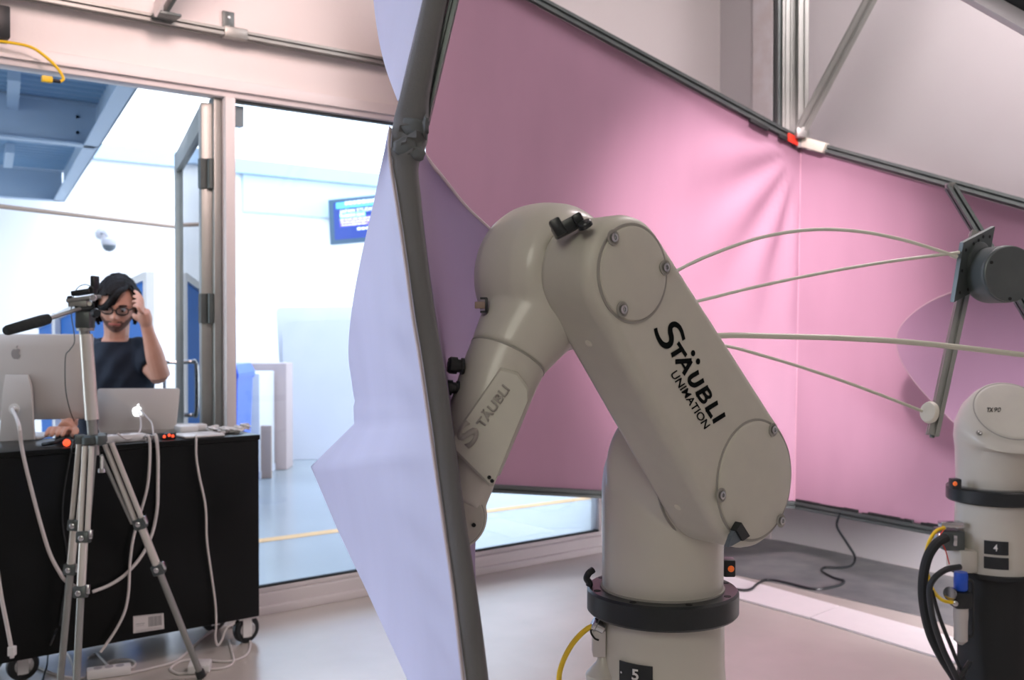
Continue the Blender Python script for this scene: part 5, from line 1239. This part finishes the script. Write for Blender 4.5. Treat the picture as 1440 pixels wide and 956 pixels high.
# glasses
gl_ = []
for s in (-1, 1):
    gl_.append(tube([H(.031*s + .024*math.cos(a)*(1), .100 - .010*abs(.031*s + .024*math.cos(a))/.05, .010 + .017*math.copysign(abs(math.sin(a))**.7, math.sin(a))) for a in [6.2832*k/16 for k in range(17)]], .0026, 6, 3))
    gl_.append(tube([H(.055*s, .090, .016), H(.074*s, .05, .014), H(.080*s, -.01, .014)], .0024, 6, 3))
gl_.append(tube([H(-.008, .102, .014), H(0, .105, .017), H(.008, .102, .014)], .0026, 6))
gg = empty('glasses', H(0, .1, -.01), 'dark framed glasses worn by the man', 'glasses')
obj('frame', merge(*gl_), MT['blackm'], gg)
for s in (-1, 1): obj('spectacle_lens', lathe(H(.031*s, .0955, .010), hfw, [(.021, 0), (.021, .001)], 18), MT['glass'], gg)
# hair: cap with a swept fringe
bm = bmesh.new(); bmesh.ops.create_icosphere(bm, subdivisions=5, radius=1); keep = []
hvv = []
for v in bm.verts:
    x, y, z = v.co; X, Y, Z_ = head_surf((x, min(y, .99), z)) if y <= 0 else (x*.076, y*.093, z*.118)
    hl = .70 + .22*x if y > .25 else .1       # fringe height on the forehead, lower on image left
    keep.append((y < .30 and z > -.62 + .1*max(0, x)) or z > hl - .10)
    k = 1.10 + .012*math.sin(x*23+z*9) + .010*math.sin(y*31+x*12)
    hvv.append(H(X*k, Y*k*1.02, Z_*k*1.0))
fcs = [tuple(q.index for q in f.verts) for f in bm.faces if all(keep[q.index] for q in f.verts)]
bm.free()
me = bpy.data.meshes.new('h'); me.from_pydata([tuple(v) for v in hvv], [], fcs); o = bpy.data.objects.new('h', me); C.objects.link(o)
so = o.modifiers.new('s', 'SOLIDIFY'); so.thickness = .012; so.offset = -1; me2 = bake(o); bpy.data.objects.remove(o)
capg = ([v.co.copy() for v in me2.vertices], [tuple(p.vertices) for p in me2.polygons])
rg = random.Random(11); locks = []
for k in range(60):                        # fringe: from a parting at image right, swept left and down
    t = k/59; x0 = .030 + rg.uniform(-.012, .012); z0 = .108 + rg.uniform(-.006, .003); y0 = .035 + rg.uniform(-.02, .035)
    ex_ = .006 - t*.090; ez = .060 - t*.078 + rg.uniform(-.006, .006)
    ey = .098 - max(0, (abs(ex_)-.030))*1.35
    mx_, mz_ = (x0+ex_)/2 + .005, (z0+ez)/2 + .016
    locks.append(tapered([H(x0, y0, z0), H(mx_, max(ey, .06)+.004, mz_), H(ex_, ey, ez), H(ex_-.004, ey-.01, ez-.018)], [.006, .0065, .0045, .001], 6, 3))
for k in range(34):                        # side locks, image left and right
    s = -1 if k < 22 else 1; y0 = rg.uniform(-.05, .055); xx = .086*s
    zb = rg.uniform(-.075, -.04) if s < 0 else rg.uniform(-.03, .01)
    locks.append(tapered([H(.045*s, y0*.8, .108), H(xx, y0, .055), H(xx*1.03, y0+.004, .0), H(xx*.97, y0+.012, zb)], [.005, .007, .006, .0015], 6, 3))
obj('hair', merge(capg, *locks), MT['hair'], man, smooth=60)
# beard stubble: thin shell over jaw
bm = bmesh.new(); bmesh.ops.create_icosphere(bm, subdivisions=5, radius=1); bv, kp = [], []
for v in bm.verts:
    x, y, z = v.co; X, Y, Z_ = head_surf((x, y, z)); bv.append(H(X*1.012, Y*1.012+.0006, Z_*1.008)); kp.append(y > .05 and z < -.34 - .0*abs(x) + .55*max(0, abs(x)-.55) and not (abs(X) < .022 and -.064 < Z_ < -.050))
bf = [tuple(q.index for q in f.verts) for f in bm.faces if all(kp[q.index] for q in f.verts)]; bm.free()
obj('beard', (bv, bf), MT['beard'], man, smooth=80)
# T-shirt
def grow(rows, d): return [(x, y, o, rx+d, ry+d) for x, y, o, rx, ry in rows]
slR = sR*.40 + eR*.60; slL = sL*.40 + eL*.60
shirt = remesh(merge(tors(grow(torso_rows[:-1], .012)), tapered([sR - RT*.03, sR + ZZ*.004, slR], [.060, .068, .064]), tapered([sL + RT*.03, sL + ZZ*.004, slL], [.060, .066, .064]), tapered([M(172, 487, .09), M(186, 491, .1), sR], [.045, .048, .055]), tapered([M(152, 487, .09), M(138, 491, .1), sL], [.045, .048, .055])), .006, 6)
sv = []
for v in shirt[0]:
    q = v - M(162, 520, .1); a = q.dot(RT); z = q.z
    sv.append(v + (-FW)*(.006*math.sin(a*38 + z*22) + .004*math.sin(a*70 - z*45)) )
obj('t_shirt', (sv, shirt[1]), MT['shirt'], man, smooth=80)
obj('neckline', tube([M(163, 480.5, .09) + RT*math.cos(6.2832*k/12)*.072 + FW*math.sin(6.2832*k/12)*.064 - ZZ*(.012*max(0, -math.sin(6.2832*k/12))) for k in range(13)], .005, 6, 3), MT['shirt'], man)
tr = remesh(merge(*[tapered([hipL, (hipL+kL)/2, kL], [.095, .088, .072]), tapered([kL, (kL+aL)/2 + FW*.01, aL], [.070, .065, .055]), tapered([hipR, (hipR+kR)/2, kR], [.095, .088, .072]), tapered([kR, (kR+aR)/2 + FW*.01, aR], [.070, .065, .055]), tors(grow(torso_rows[:2], .018))]), .008, 4)
obj('jeans', tr, MT['jeans'], man, smooth=80)
obj('shoes', merge(*[tapered([a_ + FW*.04 + ZZ*-.045, a_ - FW*.06 - ZZ*.045, a_ - FW*.175 - ZZ*.055], [.045, .045, .034]) for a_ in (aL, aR)]), MT['black'], man)
stc = (hipL+hipR)/2 + FW*.02; stc.z = 0
sto = empty('stool', stc, 'dark stool under the seated man, mostly hidden behind the cart', 'stool')
sz_ = hipL.z - .135
obj('seat', lathe(stc + ZZ*(sz_-.05), ZZ, [(.15, 0), (.18, .012), (.18, .04), (.16, .05)], 32), MT['black'], sto)
obj('column', cyl(stc + ZZ*.03, stc + ZZ*(sz_-.05), .025), MT['steel'], sto)
obj('foot_disc', lathe(stc, ZZ, [(.22, 0), (.22, .012), (.05, .035)], 32), MT['dgrey'], sto)
